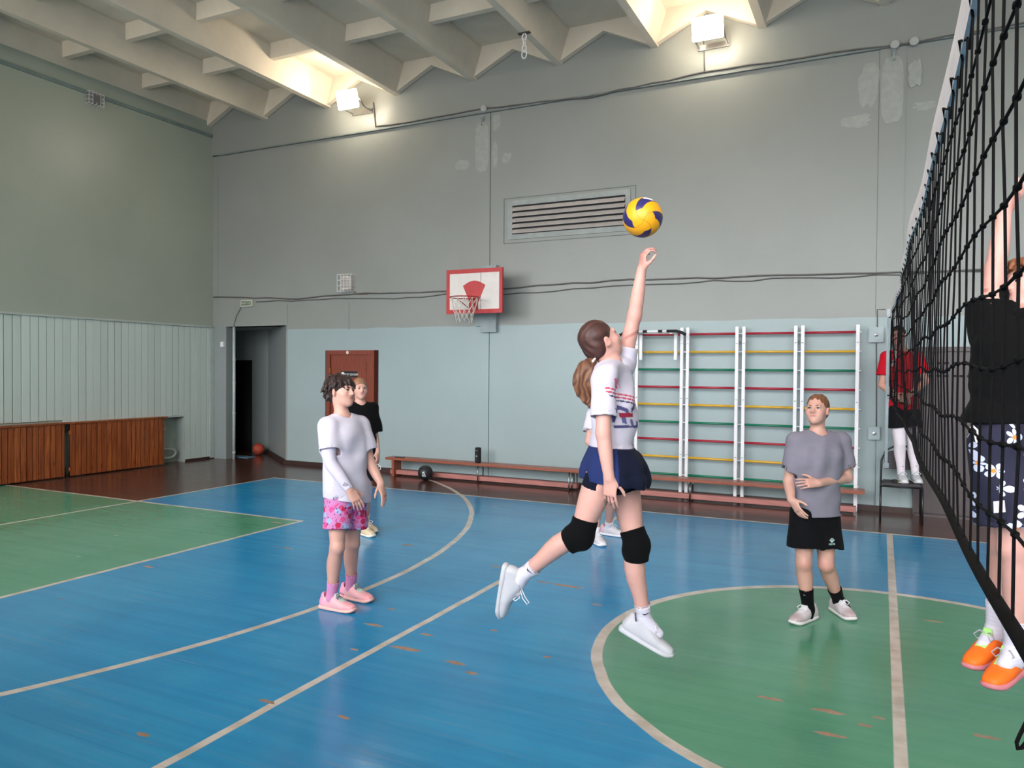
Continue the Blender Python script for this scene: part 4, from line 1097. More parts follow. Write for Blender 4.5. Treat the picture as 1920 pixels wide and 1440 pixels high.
def shoe(root, an, fwd, up, cols, name_lb=None, L=.285, ground=None, lace=(225, 225, 230), h=.0045, loops=False):
    """an = ankle joint; sole plane lies .085 below it along up"""
    up = nv(up); F_ = Frame(an, fwd, up); org = np.array(root['_org'])
    base = an - F_.u * .088
    if ground is not None: base = np.array([an[0], an[1], ground])
    F_ = Frame(base, fwd, up, L / .285)
    P = F_.p
    S = SDF()
    S.loft([P(0, -.066, .050), P(0, -.02, .052), P(0, .05, .047), P(0, .11, .041), P(0, .155, .037), P(0, .183, .034)], [.036, .039, .045, .049, .046, .037], [.040, .042, .038, .033, .030, .025], F_.r, k=.02, p=2.3)
    S.loft([P(0, .085, .056), P(0, .035, .084), P(0, -.012, .106)], [.032, .034, .038], [.024, .031, .040], F_.r, k=.03)
    S.loft([P(0, -.066, .05), P(0, -.066, .105)], [.030, .028], [.026, .022], F_.r, k=.02)
    S.loft([P(0, .052, .112), P(0, .040, .128)], [.024, .022], [.007, .006], F_.r, k=.012)
    S.loft([P(0, -.020, .078), P(0, -.022, .17)], [.031, .034], [.038, .042], F_.r, k=.006, op='s', flat=(1, 1))
    S.plane(P(0, 0, .012), -F_.u)
    c0, c1, c2 = lin(cols[0]), lin(cols[1]), lin(cols[2])
    def colf(X):
        q = F_.loc(X); c = np.tile(c0, (len(X), 1))
        m = np.clip((q[:, 1] - .11) / .05, 0, 1)[:, None]; c = c * (1 - m) + c1 * m
        ton = ((np.abs(q[:, 0]) < .023) & (q[:, 2] > .058) & (q[:, 1] > .03) & (q[:, 1] < .112))
        c[ton] = c2
        hl = np.clip((-.035 - q[:, 1]) / .03, 0, 1)[:, None] * .6; c = c * (1 - hl) + lin(cols[4]) * hl if len(cols) > 4 else c
        return c
    so = sdf_obj('shoe', S, h, M_RUBBER, root, colf)
    so['_org'] = root['_org']
    if name_lb: so['label'] = name_lb
    Z = SDF()
    Z.loft([P(0, -.088, .016), P(0, -.03, .014), P(0, .05, .012), P(0, .12, .013), P(0, .180, .018), P(0, .203, .026)], [.036, .043, .046, .053, .049, .034], [.021, .020, .018, .017, .017, .013], F_.r, k=.012, p=2.6)
    Z.plane(P(0, 0, .0), -F_.u)
    zo = sdf_obj('sole', Z, h, M_RUBBER, so, lin(cols[3])); 
    lm_ = MB()
    for i in range(5):
        y0 = .050 + i * .0125; z0 = .113 - i * .0105
        for sgn in (-1, 1):
            lm_.tube([P(sgn * .025, y0 - .004, z0 - .008) - org, P(0, y0 + .006, z0 + .002) - org, P(-sgn * .025, y0 + .008, z0 - .019) - org], .0030, 5)
    for sgn in (-1, 1):
        lm_.tube([P(0, .052, .114) - org, P(sgn * .025, .062, .126) - org, P(sgn * .045, .075, .108) - org, P(sgn * .030, .078, .092) - org, P(0, .054, .113) - org], .0030, 5)
    lm_.build('lace', mat('lace_%d_%d' % (lace[0], lace[2]), lace, .8), so)
    return so
def sock(root, an, kn, z_up, rgb, fwd, h=.005, r=.043, mark=None):
    S = SDF(); d = nv(kn - an); f = nv(fwd)
    top = an + d * z_up
    S.loft([an - d * .05 + f * .02, an, an + d * z_up * .6, top], [r * .95, r * .92, r * 1.0, r * 1.13], k=.01, flat=(0, 1))
    S.cone(an - d * .01, an + f * .075 - d * .045, r * .95, r * .75, .02)
    S.loft([top - d * .012, top + d * .02], [r * 1.0, r * 1.0], k=.003, op='s', flat=(1, 1))
    S.disp(lambda X: .0012 * np.sin((X - an) @ d * 2 * PI / .018))
    o = sdf_obj('sock', S, h, M_CLOTH, root, lin(rgb))
    return o
def new_person(org, label, group=None):
    r = thing('person', tuple(org), 0, label, 'person', group); r['_org'] = [float(x) for x in org]; return r
def locks(S, H, spec, rnd, r0=.016):
    """short locks of hair: list of (x, y, z, dx, dy, dz, length, radius)"""
    for x, y, z, dx, dy, dz, l, r in spec:
        p = H.p(x, y, z); d = nv(H.r * dx + H.f * dy + H.u * dz); b = nv(rnd.normal(size=3))
        S.loft([p, p + d * l * .5 + b * .006, p + d * l + b * .004 - np.array([0, 0, .012])], [r, r * .9, r * .35], k=.008)
# ------------------------------------------------------------------ people
def torso_sdf(S, j, g=1.0, fem=False):
    nb, pel = j['neck'], j['pelvis']; R_ = nv(j['shR'] - j['shL']); up = nv(nb - pel); l = np.linalg.norm(nb - pel); F_ = nv(np.cross(up, R_)); 
    c = lambda t, f=0.0: pel + up * l * t + F_ * f
    wa, hi = (.108, .152) if fem else (.125, .145)
    S.loft([c(.97), c(.86, .0), c(.68, .01), c(.38, .0), c(.08, -.01), c(-.12, 0)], np.array([.065, .135, .145, wa, hi, .12]) * g, np.array([.055, .082, .10, .082, .098, .085]) * g, R_, k=.03)
    for s_ in ('shR', 'shL'): S.loft([c(.93), c(.88) * .45 + j[s_] * .55, j[s_]], np.array([.055, .055, .050]) * g, k=.035)

def fold(an, axis, f1, amp, seed):
    axis = nv(axis); r = np.random.default_rng(seed); e1 = nv(np.cross(axis, [.3, .8, .1])); e2 = np.cross(axis, e1)
    ph_ = r.uniform(0, 6.28, 6)
    def fn(X):
        q = X - an; a, b, c = q @ axis, q @ e1, q @ e2
        w = .045 * np.sin(a * 9 + ph_[0]) + .03 * np.sin(b * 12 + c * 7 + ph_[1])
        w2 = .55 + .45 * np.sin(a * 8 + b * 9 - c * 11 + ph_[5])
        return 1.7 * amp * w2 * (np.sin((b + c * .6 + a * .55 + w) * f1 + ph_[2]) * .6 + np.sin((b * .5 - c + a * -.8 + w) * f1 * .7 + ph_[3]) * .5 + .4 * np.sin(a * f1 * .6 + b * 10 + ph_[4]))
    return fn

def tee(root, j, col, g=1.0, hem=None, hem_n=None, loose=1.0, sleeve=.62, h=.0055, sl_r=.085, amp=.0045, seed=3, name='t_shirt', back_r=None, flare=1.0, mat_=None, sleeves=('R', 'L'), depth=1.0):
    """hem: how far below the neck along the spine (fraction of neck-pelvis length)"""
    S = SDF(); nb, pel = j['neck'], j['pelvis']; R_ = nv(j['shR'] - j['shL']); up = nv(nb - pel); l = np.linalg.norm(nb - pel); F_ = nv(np.cross(up, R_))
    c = lambda t, f=0.0: pel + up * l * t + F_ * f
    hh = -0.12 if hem is None else hem
    hp = j.get('hem_c', c(hh)); hn = -up if hem_n is None else nv(hem_n)
    hp2 = hp - up * .10
    ws = np.array([.075, .150, .172 * loose, .165 * loose, .172 * loose * flare, .178 * loose * flare, .18 * loose * flare]) * g
    ds = np.array([.066, .100, .122 * loose, .122 * loose, .128 * loose * flare, .130 * loose * flare, .13 * loose * flare]) * g * depth
    S.loft([c(.97), c(.87, 0), c(.68, .012), c(.38, .008), c(.12, 0) * .6 + hp * .4, hp, hp2], ws, ds, R_, k=.03, p=2.2)
    for s_ in sleeves:
        sh, el = j['sh' + s_], j['el' + s_]; e = sh + (el - sh) * sleeve
        S.loft([c(.93), c(.90) * .4 + sh * .6 + up * .008, sh + up * .01], np.array([.062, .066, .066]) * g, k=.03)
        S.loft([sh, sh * .5 + e * .5, e, e + (el - sh) * .04], np.array([.064, sl_r * .92, sl_r, sl_r]) * g, k=.03, flat=(0, 1))
    S.disp(fold(pel, up, 34, amp, seed))
    S.plane(hp, hn)
    for s_ in sleeves:
        sh, el = j['sh' + s_], j['el' + s_]; e = sh + (el - sh) * (sleeve + .04); d = nv(el - sh)
        S.loft([e - d * .035, e + d * .04], np.array([sl_r - .008, sl_r - .006]) * g, k=.003, op='s', flat=(1, 1))
    S.loft([hp - hn * .04, hp + hn * .05], np.array([.166, .168]) * loose * flare * g, np.array([.118, .12]) * loose * flare * g * depth, R_, k=.003, op='s', p=2.2, m=1, flat=(1, 1))
    nd = nv(j['head'].p(0, -.01, -.07) - nb); f_ = F_
    S.loft([nb - nd * .012 + f_ * .012, nb + nd * .10 - f_ * .012], np.array([.064, .078]) * g, k=.006, op='s')
    o = sdf_obj(name, S, h, mat_ or M_CLOTH, root, col)
    # ribbed collar
    ring_ = []
    u2 = nv(R_ - nd * (R_ @ nd)); v2 = np.cross(nd, u2); org = np.array(root['_org'])
    return o

def shorts(root, j, col, g=1.0, length=.62, rad=.115, h=.0055, name='shorts', seed=5, amp=.004, mat_=None, flare=1.08):
    S = SDF(); pel = j['pelvis']; R_ = nv(j['hipR'] - j['hipL']); up = nv(j['neck'] - pel); top = pel + up * .09
    S.loft([top, pel, pel - up * .07], np.array([.15, .168, .16]) * g, np.array([.11, .12, .115]) * g, R_, k=.03, flat=(1, 0))
    ends = []
    for s_ in ('R', 'L'):
        a, b = j['hip' + s_], j['kn' + s_]; e = a + (b - a) * length; d = nv(b - a)
        S.loft([a, a * .5 + e * .5, e, e + d * .02], np.array([rad * .95, rad, rad * flare, rad * flare]) * g, k=.03, flat=(0, 1)); ends.append((e + d * .02, d))
    S.disp(fold(pel, up, 30, amp, seed))
    for e, d in ends: S.loft([e - d * .03, e + d * .04], np.array([rad * flare - .009] * 2) * g, k=.003, op='s', flat=(1, 1))
    return sdf_obj(name, S, h, mat_ or M_CLOTH, root, col)

def collar_ring(root, nb, nd, r, col, f=None, w=.007):
    nd = nv(nd); u = nv(np.cross(nd, [.2, .9, .1])); v = np.cross(nd, u); org = np.array(root['_org'])
    MB().tube([nb + r * (u * math.cos(q * PI / 16) + v * math.sin(q * PI / 16)) - org for q in range(32)], w, 6, True).build('collar', col, root, True)

def put_text(root, txt, size, p, d_right, d_up, rgb, name='print'):
    n = np.cross(nv(d_right), nv(d_up)); o = text_mesh(txt, size, name, mat('print_%d_%d' % (rgb[0], rgb[2]), rgb, .8), root, (0, 0, 0), (0, 0, 0), .0008)
    r = nv(d_right); u = nv(np.array(d_up) - r * (np.array(d_up) @ r)); n = np.cross(r, u); q = np.array(p) - np.array(root['_org'])
    o.matrix_local = Matrix(((r[0], u[0], n[0], q[0]), (r[1], u[1], n[1], q[1]), (r[2], u[2], n[2], q[2]), (0, 0, 0, 1)))
    return o
def swoosh(root, p, d_right, d_up, s, rgb, flip=1):
    r, u = nv(d_right), nv(d_up); n = np.cross(r, u); org = np.array(root['_org'])
    pts = [(-1, .12), (-.7, -.32), (-.3, -.34), (1, .42), (-.3, -.06), (-.7, -.06)]
    m = MB(); q = [p + s * (r * a * flip + u * b) - org for a, b in pts]
    m.add(q + [x + n * .001 for x in q], [(0, 1, 2, 3, 4, 5), (11, 10, 9, 8, 7, 6)] + [(i, i + 6, (i + 1) % 6 + 6, (i + 1) % 6) for i in range(6)])
    m.build('sock_mark', mat('mark_%d' % rgb[0], rgb, .8), root)

SKIN1, SKIN2 = (204, 156, 145), (200, 154, 140)

# ---- 1. player hitting the ball
def jumper():
    D = 4.06; A = lambda u, v, dd=0.0: at(u, v, D + dd)
    j = dict(pelvis=A(1150, 868), neck=A(1146, 682, .02), shR=A(1134, 712, -.15), shL=A(1168, 678, .14), elR=A(1131, 812, -.20), wrR=A(1142, 897, -.22),
             elL=A(1190, 592, .10), wrL=A(1203, 506, .06), hipR=A(1131, 885, -.09), hipL=A(1166, 885, .09), knR=A(1087, 1001, -.08), anR=A(981, 1078, .02),
             knL=A(1190, 1022, .02), anL=A(1208, 1160, .06))
    H = Frame(A(1127, 640, .01), cdir(.80, -.46, .36), cdir(-.45, -.88, -.1), .97); j['head'] = H
    org = np.array([j['pelvis'][0], j['pelvis'][1], 0.0]); root = new_person(org, 'airborne player in white t-shirt and navy skort hitting the volleyball')
    S = SDF(); torso_sdf(S, j, .86, True); head_sdf(S, H, j['neck'])
    limb_arm(S, j['shR'], j['elR'], j['wrR'], .98); limb_arm(S, j['shL'], j['elL'], j['wrL'], .98)
    hand_sdf(S, j['wrR'], A(1144, 960, -.22) - j['wrR'], cdir(.5, 0, .9), cdir(1, 0, -.3), (.25, .3, .4, .5), .3, .92)
    hand_sdf(S, j['wrL'], A(1207, 455, .02) - j['wrL'], cdir(.9, -.2, .2), cdir(.1, 0, -1), (.85, .80, .85, .95), .5, .92, .08)
    fw = cdir(.95, 0, -.2)
    limb_leg(S, j['hipR'], j['knR'], j['anR'], cdir(-.55, -.8, 0), 1.03); limb_leg(S, j['hipL'], j['knL'], j['anL'], cdir(-1, 0, 0), 1.03)
    sdf_obj('body', S, .0048, M_SKIN, root, skin_col(H, SKIN1, [(j['elL'], .05, .3), (A(1205, 480, .05), .06, .45), (A(1143, 940, -.22), .05, .2), (j['elR'], .05, .15)]))
    face_parts(H, root, (90, 100, 110), (110, 84, 66))
    # hair drawn back into a ponytail
    hc = lin((70, 44, 40)); hl_ = lin((150, 104, 70))
    S = SDF(); S.ell(H.p(0, -.022, .042), np.array([.083, .099, .090]) * H.s, H.A, .02); S.ell(H.p(0, -.055, -.02), np.array([.070, .062, .065]) * H.s, H.A, .03)
    S.ell(H.p(0, .115, -.045), np.array([.085, .095, .105]) * H.s, H.A, .012, 's')
    for s_ in (-1, 1): S.ell(H.p(s_ * .085, .008, -.02), np.array([.025, .028, .032]) * H.s, H.A, .008, 's')
    S.ell(H.p(0, -.03, -.115), np.array([.06, .06, .045]) * H.s, H.A, .01, 's')
    rdir = H.A
    S.disp(lambda X: .0018 * np.sin(H.loc(X)[:, 0] * 160 + 4 * np.sin(H.loc(X)[:, 2] * 30)))
    def hcol(X):
        q = H.loc(X); m = np.clip(.5 + .5 * np.sin(q[:, 0] * 210 + q[:, 2] * 40), 0, 1)[:, None]; return hc * (.8 + .35 * m)
    sdf_obj('hair', S, .005, M_HAIR, root, hcol)
    S = SDF(); pt = [A(1112, 676, -.02), A(1098, 692, -.03), A(1094, 716, -.03), A(1100, 742, -.02), A(1111, 770, -.02)]
    S.loft(pt, [.022, .048, .052, .036, .006], [.02, .040, .042, .028, .006], cdir(1, .2, 0), k=.02, m=4)
    S.loft([A(1100, 690, -.05), A(1084, 706, -.06), A(1083, 730, -.05), A(1096, 756, -.04)], [.018, .024, .02, .005], k=.015)
    S.loft([A(1108, 690, -.06), A(1110, 720, -.07), A(1114, 752, -.05)], [.016, .022, .006], k=.012)
    S.disp(lambda X: .0022 * np.sin((X @ cdir(1, .25, .3)) * 260 + 5 * np.sin(X[:, 2] * 22) + 5 * lnoise(X, 7, 4)))
    def pcol(X):
        z = np.clip((at(1110, 676, D)[2] - X[:, 2]) / .2, 0, 1); m = (.5 + .5 * np.sin((X @ cdir(1, .25, .3)) * 260 + 5 * np.sin(X[:, 2] * 22) + 5 * lnoise(X, 7, 4))) * (.30 + .35 * z) + .10
        return hc * (1 - m[:, None]) + hl_ * m[:, None]
    sdf_obj('ponytail', S, .0048, M_HAIR, root, pcol)
    MB().tube([A(1112, 676, -.02) + .024 * (cdir(.55, -.7, 0) * math.cos(q * PI / 8) + cdir(0, 0, 1) * math.sin(q * PI / 8)) - org for q in range(16)], .007, 8, True).build('hair_tie', mat('hair_tie', (190, 178, 176), .8), root, True)
    # clothes
    jj = dict(j); jj['hem_c'] = A(1152, 852)
    up_ = nv(j['neck'] - j['pelvis']); R2 = nv(j['shR'] - j['shL']); F2 = nv(np.cross(up_, R2))
    def shirt_col(X):
        c = np.tile(lin((198, 192, 207)), (len(X), 1)); q = X - j['pelvis']; a = q @ R2; z = q @ up_; f = q @ F2; fr_ = (f > .045) & (np.abs(a) < .105)
        def put(m, rgb): c[m & fr_] = lin(rgb)
        put((z > .395) & (z < .445) & (a > -.05) & (a < .05) & (np.sin(a * 190) > -.5), (206, 100, 124))
        for k in range(3): put(np.abs(z - (.372 - .02 * k) - .25 * a) < .0048, ((186, 62, 84), (176, 58, 84), (52, 54, 84))[k])
        put((np.abs(z - .285 - .012 * np.sin(a * 60)) < .013) & (np.sin(a * 85 + 1) > -.55), (78, 76, 122))
        put((np.abs(z - .255) < .012) & (a < .03) & (a > -.06), (150, 44, 66)); put((np.abs(z - .225 - .2 * a) < .016) & (np.sin(a * 120) > .1), (92, 92, 140))
        put((np.abs(z - .195) < .007) & (a < .06), (70, 72, 112))
        return c
    tee(root, jj, shirt_col, .97, hem_n=cdir(.12, 1, 0), loose=.88, sleeve=.66, h=.005, sl_r=.072, amp=.0080, seed=11, sleeves=('R',), flare=.98, depth=1.02)
    S = SDF(); sh, el = j['shL'], j['elL']; e = sh + (el - sh) * .34
    S.loft([j['neck'] + (sh - j['neck']) * .35 - np.array([0, 0, .05]), sh - np.array([0, 0, .02]), sh * .7 + e * .3, e], [.085, .075, .066, .064], k=.02, flat=(0, 1)); S.disp(fold(sh, el - sh, 30, .004, 4))
    S.loft([e - nv(el - sh) * .03, e + nv(el - sh) * .03], [.057, .058], k=.003, op='s', flat=(1, 1))
    sdf_obj('sleeve', S, .005, M_CLOTH, root, lin((198, 192, 207)))
    # skort: flared navy skirt over dark shorts
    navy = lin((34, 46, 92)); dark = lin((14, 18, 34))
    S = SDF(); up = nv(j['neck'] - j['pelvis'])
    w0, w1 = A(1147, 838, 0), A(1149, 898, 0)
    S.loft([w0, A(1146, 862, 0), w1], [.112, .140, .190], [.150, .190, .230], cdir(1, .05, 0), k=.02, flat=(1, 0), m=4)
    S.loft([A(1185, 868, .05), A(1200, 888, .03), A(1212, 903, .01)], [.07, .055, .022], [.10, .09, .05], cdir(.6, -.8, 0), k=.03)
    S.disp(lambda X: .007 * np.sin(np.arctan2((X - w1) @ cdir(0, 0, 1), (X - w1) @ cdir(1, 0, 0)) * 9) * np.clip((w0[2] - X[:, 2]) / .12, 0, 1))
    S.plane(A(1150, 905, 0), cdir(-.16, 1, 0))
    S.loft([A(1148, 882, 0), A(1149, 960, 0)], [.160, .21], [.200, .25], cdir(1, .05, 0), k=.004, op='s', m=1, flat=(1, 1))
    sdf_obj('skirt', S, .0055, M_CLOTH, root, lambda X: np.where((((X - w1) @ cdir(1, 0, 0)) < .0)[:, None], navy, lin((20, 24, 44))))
    shorts(root, j, dark, .90, .235, .092, .0055, 'under_shorts', 6, .002, flare=1.0)
    # knee pads, socks, shoes
    for s_, b in (('R', cdir(-.55, -.8, 0)), ('L', cdir(-1, 0, 0))):
        kn, hip, an = j['kn' + s_], j['hip' + s_], j['an' + s_]; t_, d_ = nv(hip - kn), nv(an - kn)
        S = SDF(); S.loft([kn + t_ * .085, kn + t_ * .03 - b * .008, kn - b * .012, kn + d_ * .035 - b * .006, kn + d_ * .085], [.069, .069, .069, .067, .065], k=.02, flat=(1, 1)); S.ell(kn + b * .012 + d_ * .03, [.062, .062, .062], k=.02)
        S.ell(kn - b * .035, [.045, .045, .055], k=.03)
        sdf_obj('knee_pad', S, .005, M_CLOTH, root, lin((10, 10, 12)))
    fR, fL = A(955, 1165, .05) - A(966, 1085, .02), A(1266, 1236, -.01) - A(1185, 1190, .06)
    sock(root, j['anR'], j['knR'], .085, (206, 202, 216), fR, r=.041); sock(root, j['anL'], j['knL'], .085, (206, 202, 216), fL, r=.041)
    swoosh(root, A(992, 1071, -.045), cdir(.5, 1, .0), cdir(.8, -.5, 0), .022, (40, 42, 60)); swoosh(root, A(1212, 1151, .0), cdir(1, .1, .2), cdir(0, -1, 0), .025, (40, 42, 60))
    W3 = [(186, 186, 194), (194, 194, 200), (172, 172, 182), (192, 192, 198), (188, 186, 194)]
    shoe(root, A(968, 1096, .03), fR, cdir(.93, -.25, -.28), W3, 'white training shoe with loose lace loop, sole turned backwards', L=.275)
    shoe(root, A(1205, 1172, .06), fL, cdir(.50, -.85, -.12), W3, 'white training shoe pointing down toward the green circle', L=.285)
    MB().tube([A(978, 1105, -.03) - org, A(985, 1120, -.03) - org, A(992, 1130, -.03) - org, A(988, 1133, -.03) - org, A(980, 1122, -.03) - org, A(976, 1108, -.03) - org], .0025, 5).build('lace_loop', mat('lace_225_230', (225, 225, 230), .8), root)
    return j, root
jumper()

# ---- 2. boy in white t-shirt and flowered shorts
def boy():
    D = 5.72; A = lambda u, v, dd=0.0: at(u, v, D + dd)
    j = dict(pelvis=A(649, 918), neck=A(641, 780, 0), shR=A(616, 800, -.12), shL=A(677, 798, .12), elR=A(620, 868, -.20), wrR=A(655, 918, -.24), elL=A(694, 868, .10), wrL=A(714, 907, .02),
             hipR=A(634, 932, -.06), hipL=A(664, 930, .06), knR=A(632, 1027, -.12), anR=A(622, 1119, -.06), knL=A(661, 1019, .10), anL=A(658, 1101, .20))
    H = Frame(A(641, 735, .0), cdir(.86, -.10, -.52), cdir(.06, -1, .05), 1.0); j['head'] = H
    org = np.array([j['pelvis'][0], j['pelvis'][1], 0.0]); root = new_person(org, 'dark-haired player in white t-shirt and pink flowered shorts watching the ball')
    S = SDF(); torso_sdf(S, j, 1.0); head_sdf(S, H, j['neck'])
    limb_arm(S, j['shR'], j['elR'], j['wrR'], 1.0); limb_arm(S, j['shL'], j['elL'], j['wrL'], 1.0)
    hand_sdf(S, j['wrR'], A(672, 945, -.24) - j['wrR'], cdir(-.45, .35, .8), cdir(.7, -.5, .2), (.22, .28, .32, .34), .2, 1.0)
    hand_sdf(S, j['wrL'], A(724, 942, -.02) - j['wrL'], cdir(-.8, .2, .3), cdir(0, .1, -1), (.2, .25, .3, .35), .2, 1.0)
    bk = cdir(-.7, 0, .7)
    limb_leg(S, j['hipR'], j['knR'], j['anR'], bk, 1.0); limb_leg(S, j['hipL'], j['knL'], j['anL'], bk, 1.0)
    sdf_obj('body', S, .0052, M_SKIN, root, skin_col(H, SKIN2, [(j['knR'], .05, .25), (j['knL'], .05, .2), (A(724, 930, 0), .06, .3), (A(668, 938, -.24), .06, .15)]))
    face_parts(H, root, (56, 44, 38), (44, 32, 30))
    # tousled dark hair
    rnd = np.random.default_rng(5); S = SDF()
    S.ell(H.p(0, -.026, .048), [.090, .108, .092], H.A, .02); S.ell(H.p(0, -.072, -.012), [.074, .052, .070], H.A, .03)
    S.ell(H.p(0, .122, -.050), [.085, .085, .098], H.A, .012, 's')
    for s_ in (-1, 1): S.ell(H.p(s_ * .092, .020, -.035), [.034, .036, .040], H.A, .008, 's')
    S.ell(H.p(0, .0, -.125), [.075, .075, .06], H.A, .01, 's')
    sp_ = []
    for k in range(150):
        d_ = nv(rnd.normal(size=3)); 
        if d_[1] > .15 and d_[2] < .30: continue
        if d_[2] < -.25 and d_[1] > -.35: continue
        if d_[2] < -.75: continue
        p = d_ * np.array([.086, .104, .088]) + np.array([0, -.03, .042])
        t_ = nv(np.array([d_[0] * .55 + rnd.normal() * .35, d_[1] * .45 + rnd.normal() * .35, -.75 + rnd.normal() * .25 + (.45 if d_[2] > .75 else 0)]))
        sp_.append((*p, *t_, rnd.uniform(.03, .05), rnd.uniform(.011, .017)))
    for k in range(13):                                           # fringe
        x = -.066 + .011 * k; sp_.append((x, .066 - abs(x) * .35, .098 - abs(x) * .35, rnd.normal() * .35, .62, -.75, rnd.uniform(.05, .066), .0125))
    locks(S, H, sp_, rnd)
    S.disp(lambda X: .0022 * lnoise(X, 34, 2))
    hc = lin((44, 31, 30))
    sdf_obj('hair', S, .0052, M_HAIR, root, lambda X: hc * (1 + .35 * lnoise(X, 22, 9))[:, None])
    w_ = lin((198, 192, 207))
    jj = dict(j); jj['hem_c'] = A(652, 937)
    tee(root, jj, w_, 1.0, hem_n=cdir(-.15, 1, -.06), loose=1.07, sleeve=.62, h=.0055, sl_r=.082, amp=.0065, seed=21, flare=1.02)
    # long compression sleeve on the near arm
    S = SDF(); S.loft([j['shR'] * .72 + j['elR'] * .28, j['elR'], j['elR'] * .6 + j['wrR'] * .4, j['wrR']], [.064, .048, .046, .032], k=.01, flat=(0, 1))
    sdf_obj('arm_sleeve', S, .0052, M_CLOTH, root, lin((196, 190, 208)))
    put_text(root, '27', .035, A(647, 909, -.275), cdir(.85, .5, 0), cdir(.5, -.85, 0), (60, 60, 80), 'sleeve_print')
    # flowered shorts
    t = NT('flowered_cloth'); P = t.pos(); v1 = t.voro(P, 21, 'F1', 'Color'); dist = t.voro(P, 21); dn = t.noise(P, 42, 3)
    sx = t.sep(v1); blot = t.ramp(t.math('ADD', dist, t.math('MULTIPLY', dn, .55)), .80, .74)
    zone = t.ramp(t.noise(P, 5, 2), .40, .46)
    c = t.mix(t.math('MULTIPLY', blot, zone), s2l((190, 120, 172)), t.mix(t.math('GREATER_THAN', sx[0], .20), s2l((150, 166, 206)), t.mix(t.math('GREATER_THAN', sx[1], .45), s2l((176, 26, 70)), s2l((208, 70, 130)))))
    lf = t.math('MULTIPLY', t.ramp(t.noise(P, 60, 2), .60, .64), zone); c = t.mix(lf, c, s2l((90, 36, 92)))
    t.color(c); t.rough(.85); t.bump(t.noise(P, 300, 2), .1, .002)
    shorts(root, j, lin((190, 120, 170)), .98, .58, .104, .0055, 'shorts', 8, .004, t.m, 1.06)
    fR, fL = np.array([*nv(cdir(.9, 0, -.38))[:2], 0]), np.array([*nv(cdir(.86, 0, -.45))[:2], 0])
    PK = [(226, 170, 176), (232, 160, 168), (176, 214, 206), (226, 176, 168), (236, 140, 190)]
    for s_, f in (('R', fR), ('L', fL)):
        sock(root, j['an' + s_], j['kn' + s_], .125, (206, 134, 178), f, r=.043)
        shoe(root, j['an' + s_], f, (0, 0, 1), PK, 'pink training shoe with mint tongue and grey laces', L=.285, ground=0.001, lace=(116, 106, 120))
    swoosh(root, j['anR'] + (j['knR'] - j['anR']) * .28 + cdir(.4, 0, -1) * .046, cdir(1, 0, .3), cdir(0, -1, 0), .018, (226, 196, 214)); swoosh(root, j['anL'] + (j['knL'] - j['anL']) * .28 + cdir(.4, 0, -1) * .046, cdir(1, 0, .3), cdir(0, -1, 0), .018, (226, 196, 214))
boy()

